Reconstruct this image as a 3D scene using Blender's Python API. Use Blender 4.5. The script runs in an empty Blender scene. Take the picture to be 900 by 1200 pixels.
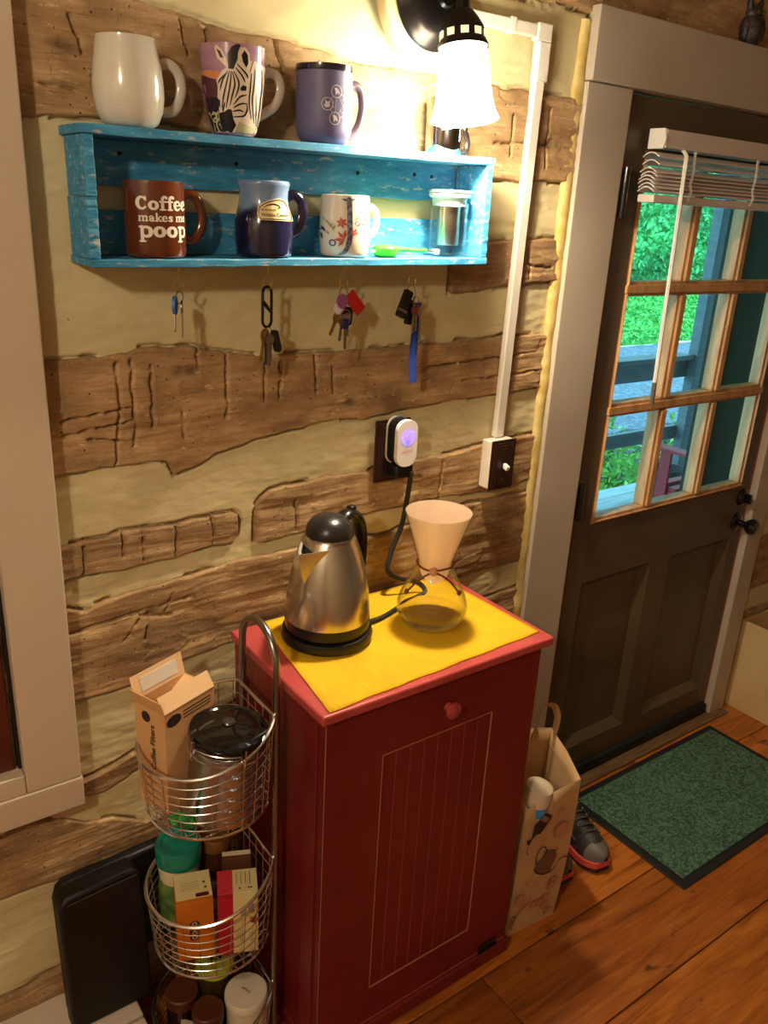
import bpy, bmesh, math, random
import numpy as np
from mathutils import Vector, Matrix, Euler
from mathutils.geometry import tessellate_polygon

random.seed(7)
rng = np.random.default_rng(11)
PI = math.pi
S = bpy.context.scene
COL = S.collection

# ------------------------------------------------------------------ camera, world, lights, exposure
cd = bpy.data.cameras.new('camera')
cam = bpy.data.objects.new('camera', cd)
COL.objects.link(cam)
cd.sensor_fit = 'HORIZONTAL'
cd.sensor_width = 36.0
cd.lens = 971.0 / 900.0 * 36.0
cd.clip_start = 0.02
cd.clip_end = 200
cam.matrix_world = Matrix(((0.81264772, 0.16252954, -0.55963187, 0.0),
                           (-0.58053107, 0.30960328, -0.75308, -1.47),
                           (0.05086611, 0.93687243, 0.34595185, 1.78),
                           (0, 0, 0, 1)))
S.camera = cam

w = bpy.data.worlds.new('overcast_sky')
S.world = w
w.use_nodes = True
bg = w.node_tree.nodes['Background']
bg.inputs[0].default_value = (0.30, 0.78, 1.0, 1)
bg.inputs[1].default_value = 3.6

S.view_settings.view_transform = 'Standard'
S.view_settings.look = 'None'
S.view_settings.gamma = 1
S.view_settings.use_curve_mapping = False
S.view_settings.exposure = 0.28

ROOM_LAMP = (-0.85, -1.50, 2.42)
ROOM_WATTS = 47.0
SCONCE_WATTS = 36.0
WARM = (1.0, 0.87, 0.66)


# ------------------------------------------------------------------ helpers
def srgb(r, g, b):
    def c(v):
        v /= 255.0
        return v / 12.92 if v <= 0.04045 else ((v + 0.055) / 1.055) ** 2.4
    return (c(r), c(g), c(b), 1.0)


MATS = {}


def mat(name, col, rough=0.5, metal=0.0, col2=None, nscale=6.0, stretch=(1, 1, 1), lo=0.4, hi=0.65,
        bump=0.0, bscale=60.0, bstretch=None, coat=0.0, trans=0.0, ior=1.45, emit=None, estr=0.0, detail=4.0, spec=None, sss=0.0, alpha=None):
    if name in MATS:
        return MATS[name]
    m = bpy.data.materials.new(name)
    m.use_nodes = True
    nt = m.node_tree
    b = nt.nodes['Principled BSDF']
    b.inputs['Base Color'].default_value = col
    b.inputs['Roughness'].default_value = rough
    b.inputs['Metallic'].default_value = metal
    b.inputs['IOR'].default_value = ior
    if coat:
        b.inputs['Coat Weight'].default_value = coat
        b.inputs['Coat Roughness'].default_value = 0.08
    if trans:
        b.inputs['Transmission Weight'].default_value = trans
    if spec is not None:
        b.inputs['Specular IOR Level'].default_value = spec
    if emit:
        b.inputs['Emission Color'].default_value = emit
        b.inputs['Emission Strength'].default_value = estr
    if alpha is not None:
        b.inputs['Alpha'].default_value = alpha
    tc = mp = None
    if col2 or bump:
        tc = nt.nodes.new('ShaderNodeTexCoord')
    if col2:
        mp = nt.nodes.new('ShaderNodeMapping')
        mp.inputs['Scale'].default_value = stretch
        nt.links.new(tc.outputs['Object'], mp.inputs['Vector'])
        n = nt.nodes.new('ShaderNodeTexNoise')
        n.inputs['Scale'].default_value = nscale
        n.inputs['Detail'].default_value = detail
        nt.links.new(mp.outputs[0], n.inputs['Vector'])
        r = nt.nodes.new('ShaderNodeValToRGB')
        r.color_ramp.elements[0].position = lo
        r.color_ramp.elements[1].position = hi
        r.color_ramp.elements[0].color = col
        r.color_ramp.elements[1].color = col2
        nt.links.new(n.outputs['Fac'], r.inputs[0])
        nt.links.new(r.outputs[0], b.inputs['Base Color'])
    if bump:
        mp2 = nt.nodes.new('ShaderNodeMapping')
        mp2.inputs['Scale'].default_value = bstretch or stretch
        nt.links.new(tc.outputs['Object'], mp2.inputs['Vector'])
        n2 = nt.nodes.new('ShaderNodeTexNoise')
        n2.inputs['Scale'].default_value = bscale
        n2.inputs['Detail'].default_value = 3
        nt.links.new(mp2.outputs[0], n2.inputs['Vector'])
        bp = nt.nodes.new('ShaderNodeBump')
        bp.inputs['Strength'].default_value = bump
        bp.inputs['Distance'].default_value = 0.004
        nt.links.new(n2.outputs['Fac'], bp.inputs['Height'])
        nt.links.new(bp.outputs[0], b.inputs['Normal'])
    MATS[name] = m
    return m


def pane_mat(name, tint=(1, 1, 1, 1), edge=0.5, power=4.0):
    """thin clear sheet: transparent with a fresnel gloss"""
    if name in MATS:
        return MATS[name]
    m = bpy.data.materials.new(name)
    m.use_nodes = True
    nt = m.node_tree
    nt.nodes.remove(nt.nodes['Principled BSDF'])
    out = nt.nodes['Material Output']
    t = nt.nodes.new('ShaderNodeBsdfTransparent')
    t.inputs[0].default_value = tint
    g = nt.nodes.new('ShaderNodeBsdfGlossy')
    g.inputs['Roughness'].default_value = 0.02
    lw = nt.nodes.new('ShaderNodeLayerWeight')
    lw.inputs[0].default_value = 0.5
    pw = nt.nodes.new('ShaderNodeMath')
    pw.operation = 'POWER'
    pw.inputs[1].default_value = power
    nt.links.new(lw.outputs['Facing'], pw.inputs[0])
    f = nt.nodes.new('ShaderNodeMath')
    f.operation = 'MULTIPLY_ADD'
    f.inputs[1].default_value = edge
    f.inputs[2].default_value = 0.03
    nt.links.new(pw.outputs[0], f.inputs[0])
    mx = nt.nodes.new('ShaderNodeMixShader')
    nt.links.new(f.outputs[0], mx.inputs[0])
    nt.links.new(t.outputs[0], mx.inputs[1])
    nt.links.new(g.outputs[0], mx.inputs[2])
    nt.links.new(mx.outputs[0], out.inputs[0])
    MATS[name] = m
    return m


class MB:
    def __init__(self):
        self.v = []
        self.f = []

    def add(self, vs, fs, M=None):
        o = len(self.v)
        if M is not None:
            vs = [M @ Vector(p) for p in vs]
        self.v += [tuple(p) for p in vs]
        self.f += [tuple(i + o for i in f) for f in fs]
        return self

    def box(self, x0, x1, y0, y1, z0, z1, M=None):
        x0, x1 = min(x0, x1), max(x0, x1)
        y0, y1 = min(y0, y1), max(y0, y1)
        z0, z1 = min(z0, z1), max(z0, z1)
        vs = [(x0, y0, z0), (x1, y0, z0), (x1, y1, z0), (x0, y1, z0), (x0, y0, z1), (x1, y0, z1), (x1, y1, z1), (x0, y1, z1)]
        fs = [(3, 2, 1, 0), (4, 5, 6, 7), (0, 1, 5, 4), (1, 2, 6, 5), (2, 3, 7, 6), (3, 0, 4, 7)]
        return self.add(vs, fs, M)

    def lathe(self, prof, n=32, M=None, a0=0.0, a1=2 * PI):
        full = abs(a1 - a0 - 2 * PI) < 1e-6
        m = n if full else n + 1
        vs = []
        for (r, z) in prof:
            for i in range(m):
                a = a0 + (a1 - a0) * i / n
                vs.append((max(r, 1e-5) * math.cos(a), max(r, 1e-5) * math.sin(a), z))
        fs = []
        for j in range(len(prof) - 1):
            for i in range(n):
                k = (i + 1) % m
                fs.append((j * m + i, j * m + k, (j + 1) * m + k, (j + 1) * m + i))
        return self.add(vs, fs, M)

    def tube(self, path, r, n=8, closed=False, M=None, squash=None, up=None):
        """r: number or list; squash=(a,b) elliptical cross-section"""
        P = [Vector(p) for p in path]
        N = len(P)
        rs = r if isinstance(r, (list, tuple)) else [r] * N
        vs = []
        prev = None
        for i in range(N):
            if closed:
                t = P[(i + 1) % N] - P[i - 1]
            else:
                t = P[min(i + 1, N - 1)] - P[max(i - 1, 0)]
            t.normalize()
            if prev is None:
                u = Vector(up) if up else (Vector((0, 0, 1)) if abs(t.z) < 0.9 else Vector((1, 0, 0)))
            else:
                u = prev
            u = (u - t * u.dot(t)).normalized()
            prev = u
            s = t.cross(u)
            a, b = squash or (1, 1)
            for k in range(n):
                q = 2 * PI * k / n
                vs.append(P[i] + (u * math.cos(q) * a + s * math.sin(q) * b) * rs[i])
        fs = []
        for i in range(N if closed else N - 1):
            j = (i + 1) % N
            for k in range(n):
                l = (k + 1) % n
                fs.append((i * n + k, i * n + l, j * n + l, j * n + k))
        if not closed:
            fs.append(tuple(reversed(range(n))))
            fs.append(tuple((N - 1) * n + k for k in range(n)))
        return self.add(vs, fs, M)

    def prism(self, poly, y0, y1, M=None):
        """poly in (x,z), extruded from y0 (near) to y1"""
        n = len(poly)
        ar = sum(poly[i][0] * poly[(i + 1) % n][1] - poly[(i + 1) % n][0] * poly[i][1] for i in range(n))
        if ar < 0:
            poly = poly[::-1]
        if y0 > y1:
            y0, y1 = y1, y0
        vs = [(x, y0, z) for x, z in poly] + [(x, y1, z) for x, z in poly]
        tris = tessellate_polygon([[Vector((x, z, 0)) for x, z in poly]])
        fs = []
        for t in tris:
            a, b, c = [poly[i] for i in t]
            cr = (b[0] - a[0]) * (c[1] - a[1]) - (b[1] - a[1]) * (c[0] - a[0])
            t = tuple(t) if cr > 0 else tuple(reversed(t))
            fs.append(t)
            fs.append(tuple(n + i for i in reversed(t)))
        for i in range(n):
            j = (i + 1) % n
            fs.append((i, n + i, n + j, j))
        return self.add(vs, fs, M)

    def sphere(self, c, r, n=16, m=10, sc=(1, 1, 1), M=None):
        vs = []
        for j in range(m + 1):
            p = PI * j / m
            for i in range(n):
                a = 2 * PI * i / n
                rr = max(math.sin(p), 1e-4)
                vs.append((c[0] + r * sc[0] * rr * math.cos(a), c[1] + r * sc[1] * rr * math.sin(a), c[2] - r * sc[2] * math.cos(p)))
        fs = []
        for j in range(m):
            for i in range(n):
                k = (i + 1) % n
                fs.append((j * n + i, j * n + k, (j + 1) * n + k, (j + 1) * n + i))
        return self.add(vs, fs, M)

    def build(self, name, material, parent=None, smooth=True, bevel=0.0, seg=2, angle=40, loc=None, rot=None):
        me = bpy.data.meshes.new(name)
        me.from_pydata(self.v, [], self.f)
        me.validate()
        if material:
            me.materials.append(material)
        if smooth:
            me.polygons.foreach_set('use_smooth', [True] * len(me.polygons))
            me.set_sharp_from_angle(angle=math.radians(angle))
        o = bpy.data.objects.new(name, me)
        COL.objects.link(o)
        if parent:
            o.parent = parent
        if loc:
            o.location = loc
        if rot:
            o.rotation_euler = rot
        if bevel:
            bv = o.modifiers.new('bevel', 'BEVEL')
            bv.width = bevel
            bv.segments = seg
            bv.limit_method = 'ANGLE'
            bv.angle_limit = math.radians(40)
        return o


def tag(o, label=None, cat=None, group=None, kind=None):
    if label:
        o['label'] = label
    if cat:
        o['category'] = cat
    if group:
        o['group'] = group
    if kind:
        o['kind'] = kind
    return o


def thing(name, label, cat, loc=(0, 0, 0), rz=0.0, group=None, kind=None, rot=None):
    o = bpy.data.objects.new(name, None)
    COL.objects.link(o)
    o.empty_display_size = 0.05
    o.location = loc
    o.rotation_euler = rot or (0, 0, rz)
    return tag(o, label, cat, group, kind)


def structure(name, label, loc=(0, 0, 0)):
    return thing(name, label, None, loc, kind='structure')


def spline(pts, n=8, closed=False):
    """Catmull-Rom through the points"""
    P = [Vector(p) for p in pts]
    N = len(P)
    out = []
    for i in range(N if closed else N - 1):
        if closed:
            p0, p1, p2, p3 = P[i - 1], P[i], P[(i + 1) % N], P[(i + 2) % N]
        else:
            p0, p1, p2, p3 = P[max(i - 1, 0)], P[i], P[i + 1], P[min(i + 2, N - 1)]
        for k in range(n):
            t = k / n
            out.append(0.5 * ((2 * p1) + (p2 - p0) * t + (2 * p0 - 5 * p1 + 4 * p2 - p3) * t * t + (-p0 + 3 * p1 - 3 * p2 + p3) * t ** 3))
    if not closed:
        out.append(P[-1])
    return out


# -------- flat print (lettering, pictures) wrapped on a surface
def poly_tris(poly, maxlen):
    """2D polygon -> fine triangles"""
    bm = bmesh.new()
    vs = [bm.verts.new((x, y, 0)) for x, y in poly]
    try:
        bm.faces.new(vs)
    except ValueError:
        pass
    bmesh.ops.triangulate(bm, faces=bm.faces[:])
    for _ in range(4):
        es = [e for e in bm.edges if e.calc_length() > maxlen]
        if not es:
            break
        bmesh.ops.subdivide_edges(bm, edges=es, cuts=1, use_grid_fill=False)
        bmesh.ops.triangulate(bm, faces=[f for f in bm.faces if len(f.verts) > 3])
    bm.verts.index_update()
    V = [(v.co.x, v.co.y) for v in bm.verts]
    F = [tuple(v.index for v in f.verts) for f in bm.faces]
    bm.free()
    return V, F


def ribbon(pts, wid, n=6, closed=False):
    """2D stroke with varying width -> verts, faces"""
    P = spline([(p[0], p[1], 0) for p in pts], n, closed) if len(pts) > 2 else [Vector((p[0], p[1], 0)) for p in pts]
    N = len(P)
    if isinstance(wid, (list, tuple)):
        W = np.interp(np.linspace(0, 1, N), np.linspace(0, 1, len(wid)), wid)
    else:
        W = [wid] * N
    V, F = [], []
    for i in range(N):
        t = (P[(i + 1) % N] - P[i - 1]) if closed else (P[min(i + 1, N - 1)] - P[max(i - 1, 0)])
        t.normalize()
        s = Vector((-t.y, t.x, 0)) * W[i] / 2
        V += [(P[i].x + s.x, P[i].y + s.y), (P[i].x - s.x, P[i].y - s.y)]
    for i in range(N if closed else N - 1):
        j = (i + 1) % N
        F.append((2 * i, 2 * i + 1, 2 * j + 1, 2 * j))
    if not closed:
        for i in (0, N - 1):
            o = len(V)
            m = 10
            V += [(P[i].x + W[i] / 2 * math.cos(2 * PI * k / m), P[i].y + W[i] / 2 * math.sin(2 * PI * k / m)) for k in range(m)]
            F.append(tuple(range(o, o + m)))
    return V, F


class Print:
    """collects flat shapes in (u,v) metres, then lays them on a surface given by map(u,v,lift)"""
    def __init__(self):
        self.v = []
        self.f = []

    def add(self, V, F, sx=1, sy=1, ox=0, oy=0):
        self.n = getattr(self, 'n', 0) + 1
        o = len(self.v)
        self.v += [(x * sx + ox, y * sy + oy) for x, y in V]
        self.f += [tuple(i + o for i in f) for f in F]
        return self

    def poly(self, poly, maxlen=0.006, **k):
        return self.add(*poly_tris(poly, maxlen), **k)

    def stroke(self, pts, wid, closed=False, n=6, **k):
        return self.add(*ribbon(pts, wid, n, closed), **k)

    def disc(self, x, y, r, n=20, **k):
        return self.poly([(x + r * math.cos(2 * PI * i / n), y + r * math.sin(2 * PI * i / n)) for i in range(n)], **k)

    def ring(self, x, y, r, wd, n=24, **k):
        return self.stroke([(x + r * math.cos(2 * PI * i / n), y + r * math.sin(2 * PI * i / n)) for i in range(n)], wd, closed=True, n=1, **k)

    def text(self, body, size, x, y, align='CENTER', offset=0.0, shear=0.0, rot=0.0, spacing=1.0):
        c = bpy.data.curves.new('lettering', 'FONT')
        c.body = body
        c.size = size
        c.align_x = align
        c.align_y = 'CENTER'
        c.offset = offset
        c.shear = shear
        c.space_character = spacing
        c.resolution_u = 3
        ob = bpy.data.objects.new('lettering', c)
        COL.objects.link(ob)
        dg = bpy.context.evaluated_depsgraph_get()
        me = bpy.data.meshes.new_from_object(ob.evaluated_get(dg))
        cs, sn = math.cos(rot), math.sin(rot)
        V = [(v.co.x * cs - v.co.y * sn, v.co.x * sn + v.co.y * cs) for v in me.vertices]
        F = [tuple(p.vertices) for p in me.polygons]
        bpy.data.objects.remove(ob)
        bpy.data.curves.remove(c)
        bpy.data.meshes.remove(me)
        return self.add(V, F, ox=x, oy=y)

    def build(self, name, material, parent, fn, lift=0.0005):
        mb = MB()
        mb.v = [tuple(fn(u, v, lift)) for u, v in self.v]
        mb.f = self.f
        ob = mb.build(name, material, parent, smooth=True)
        if self.n > 1 or 'letter' in name:
            ob['kind'] = 'stuff'
        return ob


def cyl_map(prof, a0=-PI / 2):
    """outer profile [(r,z)] -> map of (u along the circumference, v = height); u=0 faces the room"""
    rs = [p[0] for p in prof]
    zs = [p[1] for p in prof]
    rref = max(rs)

    def fn(u, v, lift):
        r = float(np.interp(v, zs, rs)) + lift
        a = a0 + u / rref
        return (r * math.cos(a), r * math.sin(a), v)
    return fn


def flat_map(origin, ux, vy):
    o, a, b = Vector(origin), Vector(ux).normalized(), Vector(vy).normalized()
    n = a.cross(b)
    return lambda u, v, lift: o + a * u + b * v + n * lift


# ------------------------------------------------------------------ numpy noise
def vnoise(x, y, seed=0):
    r = np.random.default_rng(seed)
    T = r.random((256, 256))
    xi = np.floor(x).astype(int)
    yi = np.floor(y).astype(int)
    fx = x - xi
    fy = y - yi
    fx = fx * fx * (3 - 2 * fx)
    fy = fy * fy * (3 - 2 * fy)
    a = T[xi % 256, yi % 256]
    b = T[(xi + 1) % 256, yi % 256]
    c = T[xi % 256, (yi + 1) % 256]
    d = T[(xi + 1) % 256, (yi + 1) % 256]
    return (a * (1 - fx) + b * fx) * (1 - fy) + (c * (1 - fx) + d * fx) * fy - 0.5


def fbm(x, y, seed=0, o=4):
    s = 0
    a = 1.0
    for k in range(o):
        s = s + a * vnoise(x * 2 ** k, y * 2 ** k, seed + k)
        a *= 0.5
    return s


def grid_mesh(name, X, Y, Z, material, parent=None, attr=None, keep=None):
    """X,Y,Z arrays (rows, cols); faces seen from -Y"""
    nr, nc = X.shape
    co = np.stack([X, Y, Z], -1).reshape(-1, 3)
    idx = np.arange(nr * nc).reshape(nr, nc)
    q = np.stack([idx[:-1, :-1], idx[:-1, 1:], idx[1:, 1:], idx[1:, :-1]], -1)
    if keep is not None:
        q = q[keep]
    q = q.reshape(-1, 4)
    me = bpy.data.meshes.new(name)
    me.vertices.add(len(co))
    me.vertices.foreach_set('co', co.astype(np.float32).ravel())
    me.loops.add(q.size)
    me.loops.foreach_set('vertex_index', q.astype(np.int32).ravel())
    me.polygons.add(len(q))
    me.polygons.foreach_set('loop_start', np.arange(0, q.size, 4, dtype=np.int32))
    me.polygons.foreach_set('use_smooth', np.ones(len(q), dtype=bool))
    me.update(calc_edges=True)
    if attr is not None:
        a = me.attributes.new('tone', 'FLOAT', 'POINT')
        a.data.foreach_set('value', attr.astype(np.float32).ravel())
    me.materials.append(material)
    o = bpy.data.objects.new(name, me)
    COL.objects.link(o)
    if parent:
        o.parent = parent
    return o


# ------------------------------------------------------------------ materials of the setting
def N(nt, t, **kw):
    n = nt.nodes.new(t)
    for k, v in kw.items():
        n.inputs[k].default_value = v
    return n


def ramp(nt, src, stops):
    r = nt.nodes.new('ShaderNodeValToRGB')
    e = r.color_ramp.elements
    while len(e) < len(stops):
        e.new(0.5)
    for i, (p, c) in enumerate(stops):
        e[i].position = p
        e[i].color = c
    nt.links.new(src, r.inputs[0])
    return r.outputs[0]


def mixc(nt, fac, a, b, mode='MIX'):
    m = nt.nodes.new('ShaderNodeMix')
    m.data_type = 'RGBA'
    m.blend_type = mode
    for sock, val in ((m.inputs[0], fac), (m.inputs[6], a), (m.inputs[7], b)):
        if hasattr(val, 'node'):
            nt.links.new(val, sock)
        else:
            sock.default_value = val
    return m.outputs[2]


def mapped(nt, scale, rnd=False):
    tc = nt.nodes.new('ShaderNodeTexCoord')
    mp = nt.nodes.new('ShaderNodeMapping')
    mp.inputs['Scale'].default_value = scale
    nt.links.new(tc.outputs['Object'], mp.inputs['Vector'])
    if rnd:
        oi = nt.nodes.new('ShaderNodeObjectInfo')
        c = nt.nodes.new('ShaderNodeCombineXYZ')
        mu = nt.nodes.new('ShaderNodeMath')
        mu.operation = 'MULTIPLY'
        mu.inputs[1].default_value = 37.0
        nt.links.new(oi.outputs['Random'], mu.inputs[0])
        for k in range(3):
            nt.links.new(mu.outputs[0], c.inputs[k])
        nt.links.new(c.outputs[0], mp.inputs['Location'])
        return mp.outputs[0], oi.outputs['Random']
    return mp.outputs[0]


def noise(nt, vec, scale, detail=5, rough=0.55, dist=0.0):
    n = N(nt, 'ShaderNodeTexNoise', Scale=scale, Detail=detail, Roughness=rough, Distortion=dist)
    nt.links.new(vec, n.inputs['Vector'])
    return n.outputs['Fac']


def bumpn(nt, h, strength, dist=0.004, normal=None):
    b = nt.nodes.new('ShaderNodeBump')
    b.inputs['Strength'].default_value = strength
    b.inputs['Distance'].default_value = dist
    nt.links.new(h, b.inputs['Height'])
    if normal:
        nt.links.new(normal, b.inputs['Normal'])
    return b.outputs[0]


def newmat(name, rough=0.6):
    m = bpy.data.materials.new(name)
    m.use_nodes = True
    b = m.node_tree.nodes['Principled BSDF']
    b.inputs['Roughness'].default_value = rough
    MATS[name] = m
    return m, m.node_tree, b


# hewn log wood
log_m, nt, b = newmat('hewn_log_wood', 0.75)
v = mapped(nt, (2.2, 3, 26))
g1 = noise(nt, v, 3.0, 8, 0.68, 0.5)
c1 = ramp(nt, g1, [(0.26, srgb(132, 100, 64)), (0.40, srgb(174, 139, 96)), (0.58, srgb(196, 162, 118)), (0.76, srgb(220, 190, 148))])
v2 = mapped(nt, (6, 6, 11))
g2 = noise(nt, v2, 1.6, 5)
c2 = mixc(nt, ramp(nt, g2, [(0.36, (1, 1, 1, 1)), (0.60, (0, 0, 0, 1))]), c1, srgb(148, 114, 76))
att = nt.nodes.new('ShaderNodeAttribute')
att.attribute_name = 'tone'
c3 = mixc(nt, 1.0, c2, ramp(nt, att.outputs['Fac'], [(0.0, (0.34, 0.29, 0.24, 1)), (0.5, (0.94, 0.94, 0.93, 1)), (1.0, (1.22, 1.2, 1.15, 1))]), 'MULTIPLY')
# fine dark grain lines
v3 = mapped(nt, (10, 10, 120))
g3 = noise(nt, v3, 2.0, 5, 0.7, 0.6)
c4 = mixc(nt, ramp(nt, g3, [(0.27, (0.9, 0.9, 0.9, 1)), (0.40, (0, 0, 0, 1))]), c3, srgb(92, 60, 34))
# small checks across the grain
v5 = mapped(nt, (95, 95, 9))
g5 = noise(nt, v5, 1.5, 4, 0.65, 0.3)
c5 = mixc(nt, ramp(nt, g5, [(0.25, (0.8, 0.8, 0.8, 1)), (0.34, (0, 0, 0, 1))]), c4, srgb(100, 66, 38))
# pale scuffs and worm holes
v4 = mapped(nt, (22, 22, 60))
g4 = noise(nt, v4, 1.7, 6, 0.7)
c6 = mixc(nt, ramp(nt, g4, [(0.60, (0, 0, 0, 1)), (0.70, (0.7, 0.7, 0.7, 1))]), c5, srgb(226, 198, 156))
vw = nt.nodes.new('ShaderNodeTexVoronoi')
vw.inputs['Scale'].default_value = 46
nt.links.new(mapped(nt, (1, 1, 1)), vw.inputs['Vector'])
c7 = mixc(nt, ramp(nt, vw.outputs['Distance'], [(0.075, (0.9, 0.9, 0.9, 1)), (0.10, (0, 0, 0, 1))]), c6, srgb(60, 38, 22))
nt.links.new(c7, b.inputs['Base Color'])
nt.links.new(bumpn(nt, g1, 0.4, 0.005, bumpn(nt, g3, 0.4, 0.003, bumpn(nt, g5, 0.3, 0.003))), b.inputs['Normal'])

# chinking mortar
chink_m, nt, b = newmat('cream_chinking', 0.85)
v = mapped(nt, (1, 1, 2.2))
g1 = noise(nt, v, 4.0, 5)
c1 = ramp(nt, g1, [(0.3, srgb(198, 184, 138)), (0.7, srgb(214, 200, 156))])
v2 = mapped(nt, (1, 1, 1))
g2 = noise(nt, v2, 60.0, 2)
c2 = mixc(nt, ramp(nt, g2, [(0.22, (1, 1, 1, 1)), (0.27, (0, 0, 0, 1))]), c1, srgb(150, 120, 76))
nt.links.new(c2, b.inputs['Base Color'])
v3 = mapped(nt, (10, 10, 34))
g3 = noise(nt, v3, 1.6, 4)
nt.links.new(bumpn(nt, g3, 0.22, 0.006), b.inputs['Normal'])

# floor boards
floor_m, nt, b = newmat('orange_pine_boards', 0.33)
v, rnd = mapped(nt, (1.6, 16, 16), True)
g1 = noise(nt, v, 2.4, 8, 0.6, 0.9)
c1 = ramp(nt, g1, [(0.25, srgb(104, 56, 18)), (0.48, srgb(166, 94, 34)), (0.7, srgb(196, 122, 50))])
c2 = mixc(nt, 1.0, c1, ramp(nt, rnd, [(0.0, (0.62, 0.55, 0.5, 1)), (1.0, (1.1, 1.08, 1.0, 1))]), 'MULTIPLY')
v2 = mapped(nt, (4, 9, 9))
g2 = noise(nt, v2, 2.0, 3)
c3 = mixc(nt, ramp(nt, g2, [(0.66, (0, 0, 0, 1)), (0.74, (1, 1, 1, 1))]), c2, srgb(66, 34, 12))
nt.links.new(c3, b.inputs['Base Color'])
nt.links.new(bumpn(nt, g1, 0.15, 0.002), b.inputs['Normal'])
nt.links.new(ramp(nt, g2, [(0.3, (0.28, 0.28, 0.28, 1)), (0.7, (0.5, 0.5, 0.5, 1))]), b.inputs['Roughness'])

# weathered turquoise paint
blue_m, nt, b = newmat('weathered_turquoise_paint', 0.6)
v, rnd = mapped(nt, (3, 12, 12), True)
g1 = noise(nt, v, 5.0, 6, 0.65)
c1 = ramp(nt, g1, [(0.3, srgb(36, 112, 154)), (0.55, srgb(54, 140, 182)), (0.8, srgb(112, 180, 204))])
v2 = mapped(nt, (14, 40, 40))
g2 = noise(nt, v2, 2.2, 6, 0.7)
c2 = mixc(nt, ramp(nt, g2, [(0.57, (0, 0, 0, 1)), (0.65, (0.85, 0.85, 0.85, 1))]), c1, srgb(190, 184, 170))
nt.links.new(c2, b.inputs['Base Color'])
nt.links.new(bumpn(nt, g1, 0.35, 0.003), b.inputs['Normal'])

trim_m = mat('warm_white_trim_paint', srgb(180, 168, 152), 0.42, col2=srgb(170, 157, 140), nscale=3, bump=0.08, bscale=30)
frame_m = mat('pale_pink_white_paint', srgb(200, 182, 158), 0.45, col2=srgb(192, 174, 150), nscale=2, bump=0.06, bscale=40)
door_m = mat('dark_olive_brown_paint', srgb(84, 68, 48), 0.38, col2=srgb(76, 60, 42), nscale=4, bump=0.05, bscale=40)
muntin_m = mat('bare_pine_muntin', srgb(196, 150, 102), 0.5, col2=srgb(172, 124, 78), nscale=8, stretch=(6, 6, 1.2), bump=0.1)
black_m = mat('black_plastic', srgb(18, 17, 17), 0.35)
blackgloss_m = mat('glossy_black_metal', srgb(14, 13, 13), 0.15, coat=0.6)
bronze_m = mat('dark_bronze_metal', srgb(42, 38, 36), 0.3, 0.7)
white_m = mat('white_plastic', srgb(226, 222, 214), 0.4)
steel_m = mat('brushed_steel', srgb(214, 210, 203), 0.21, 1.0, col2=srgb(192, 187, 178), nscale=20, stretch=(1, 1, 0.05), bump=0.03, bscale=300, bstretch=(1, 1, 0.02))
chrome_m = mat('chrome_wire', srgb(222, 224, 230), 0.2, 1.0)
brass_m = mat('brass_wire', srgb(236, 200, 128), 0.35, 1.0)
redwood_m = mat('red_brown_wood', srgb(92, 38, 22), 0.45, col2=srgb(62, 24, 14), nscale=4, stretch=(8, 8, 0.8))

# ------------------------------------------------------------------ log wall
WX0, WX1, WZ1 = -1.6, 4.2, 2.5
DX0, DX1, DZ1 = 1.735, 2.695, 2.085          # door opening


def ext(pts, x0=None, x1=None, dz0=0.0, dz1=0.0):
    p = list(pts)
    if x0 is not None:
        p = [(x0, p[0][1] + dz0)] + p
    if x1 is not None:
        p = p + [(x1, p[-1][1] + dz1)]
    return p


A_t = [(0.363, 2.05), (0.495, 2.067), (0.563, 2.069), (0.605, 2.063), (0.665, 2.054), (0.76, 2.05), (0.836, 2.046), (0.89, 2.043), (0.936, 2.034), (1.02, 2.032), (1.206, 2.038), (1.292, 2.037), (1.35, 2.03), (1.405, 2.036), (1.479, 2.031), (1.60, 2.041)]
A_b = [(0.358, 1.876), (0.416, 1.885), (0.598, 1.886), (0.943, 1.871), (1.154, 1.862), (1.344, 1.843), (1.455, 1.845), (1.60, 1.853)]
B_t = [(1.235, 1.690), (1.264, 1.711), (1.365, 1.721), (1.446, 1.726), (1.60, 1.731)]
B_b = [(1.235, 1.600), (1.264, 1.599), (1.328, 1.604), (1.434, 1.618), (1.60, 1.627)]
C_t = [(0.357, 1.509), (0.413, 1.506), (0.488, 1.514), (0.543, 1.519), (0.634, 1.516), (0.689, 1.503), (0.758, 1.494), (0.943, 1.493), (1.068, 1.492), (1.117, 1.495), (1.213, 1.498), (1.34, 1.498), (1.408, 1.503), (1.60, 1.5)]
C_b = [(0.356, 1.302), (0.413, 1.3), (0.492, 1.302), (0.566, 1.301), (0.574, 1.286), (0.579, 1.272), (0.612, 1.274), (0.638, 1.284), (0.663, 1.302), (0.719, 1.313), (0.817, 1.328), (0.933, 1.342), (1.02, 1.333), (1.054, 1.339), (1.147, 1.346), (1.245, 1.351), (1.33, 1.354), (1.439, 1.359), (1.60, 1.362)]
D1_t = [(0.748, 1.15), (0.753, 1.181), (0.765, 1.194), (0.787, 1.209), (0.839, 1.215), (0.937, 1.218), (1.042, 1.217), (1.164, 1.227), (1.257, 1.226), (1.363, 1.236), (1.497, 1.241), (1.60, 1.246)]
D1_b = [(0.748, 1.09), (0.813, 1.092), (0.857, 1.097), (0.973, 1.109), (1.142, 1.113), (1.274, 1.114), (1.388, 1.105), (1.508, 1.105), (1.60, 1.12)]
D2_t = [(0.359, 1.167), (0.423, 1.171), (0.511, 1.177), (0.579, 1.17), (0.655, 1.177), (0.70, 1.175), (0.716, 1.168), (0.722, 1.155)]
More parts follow.
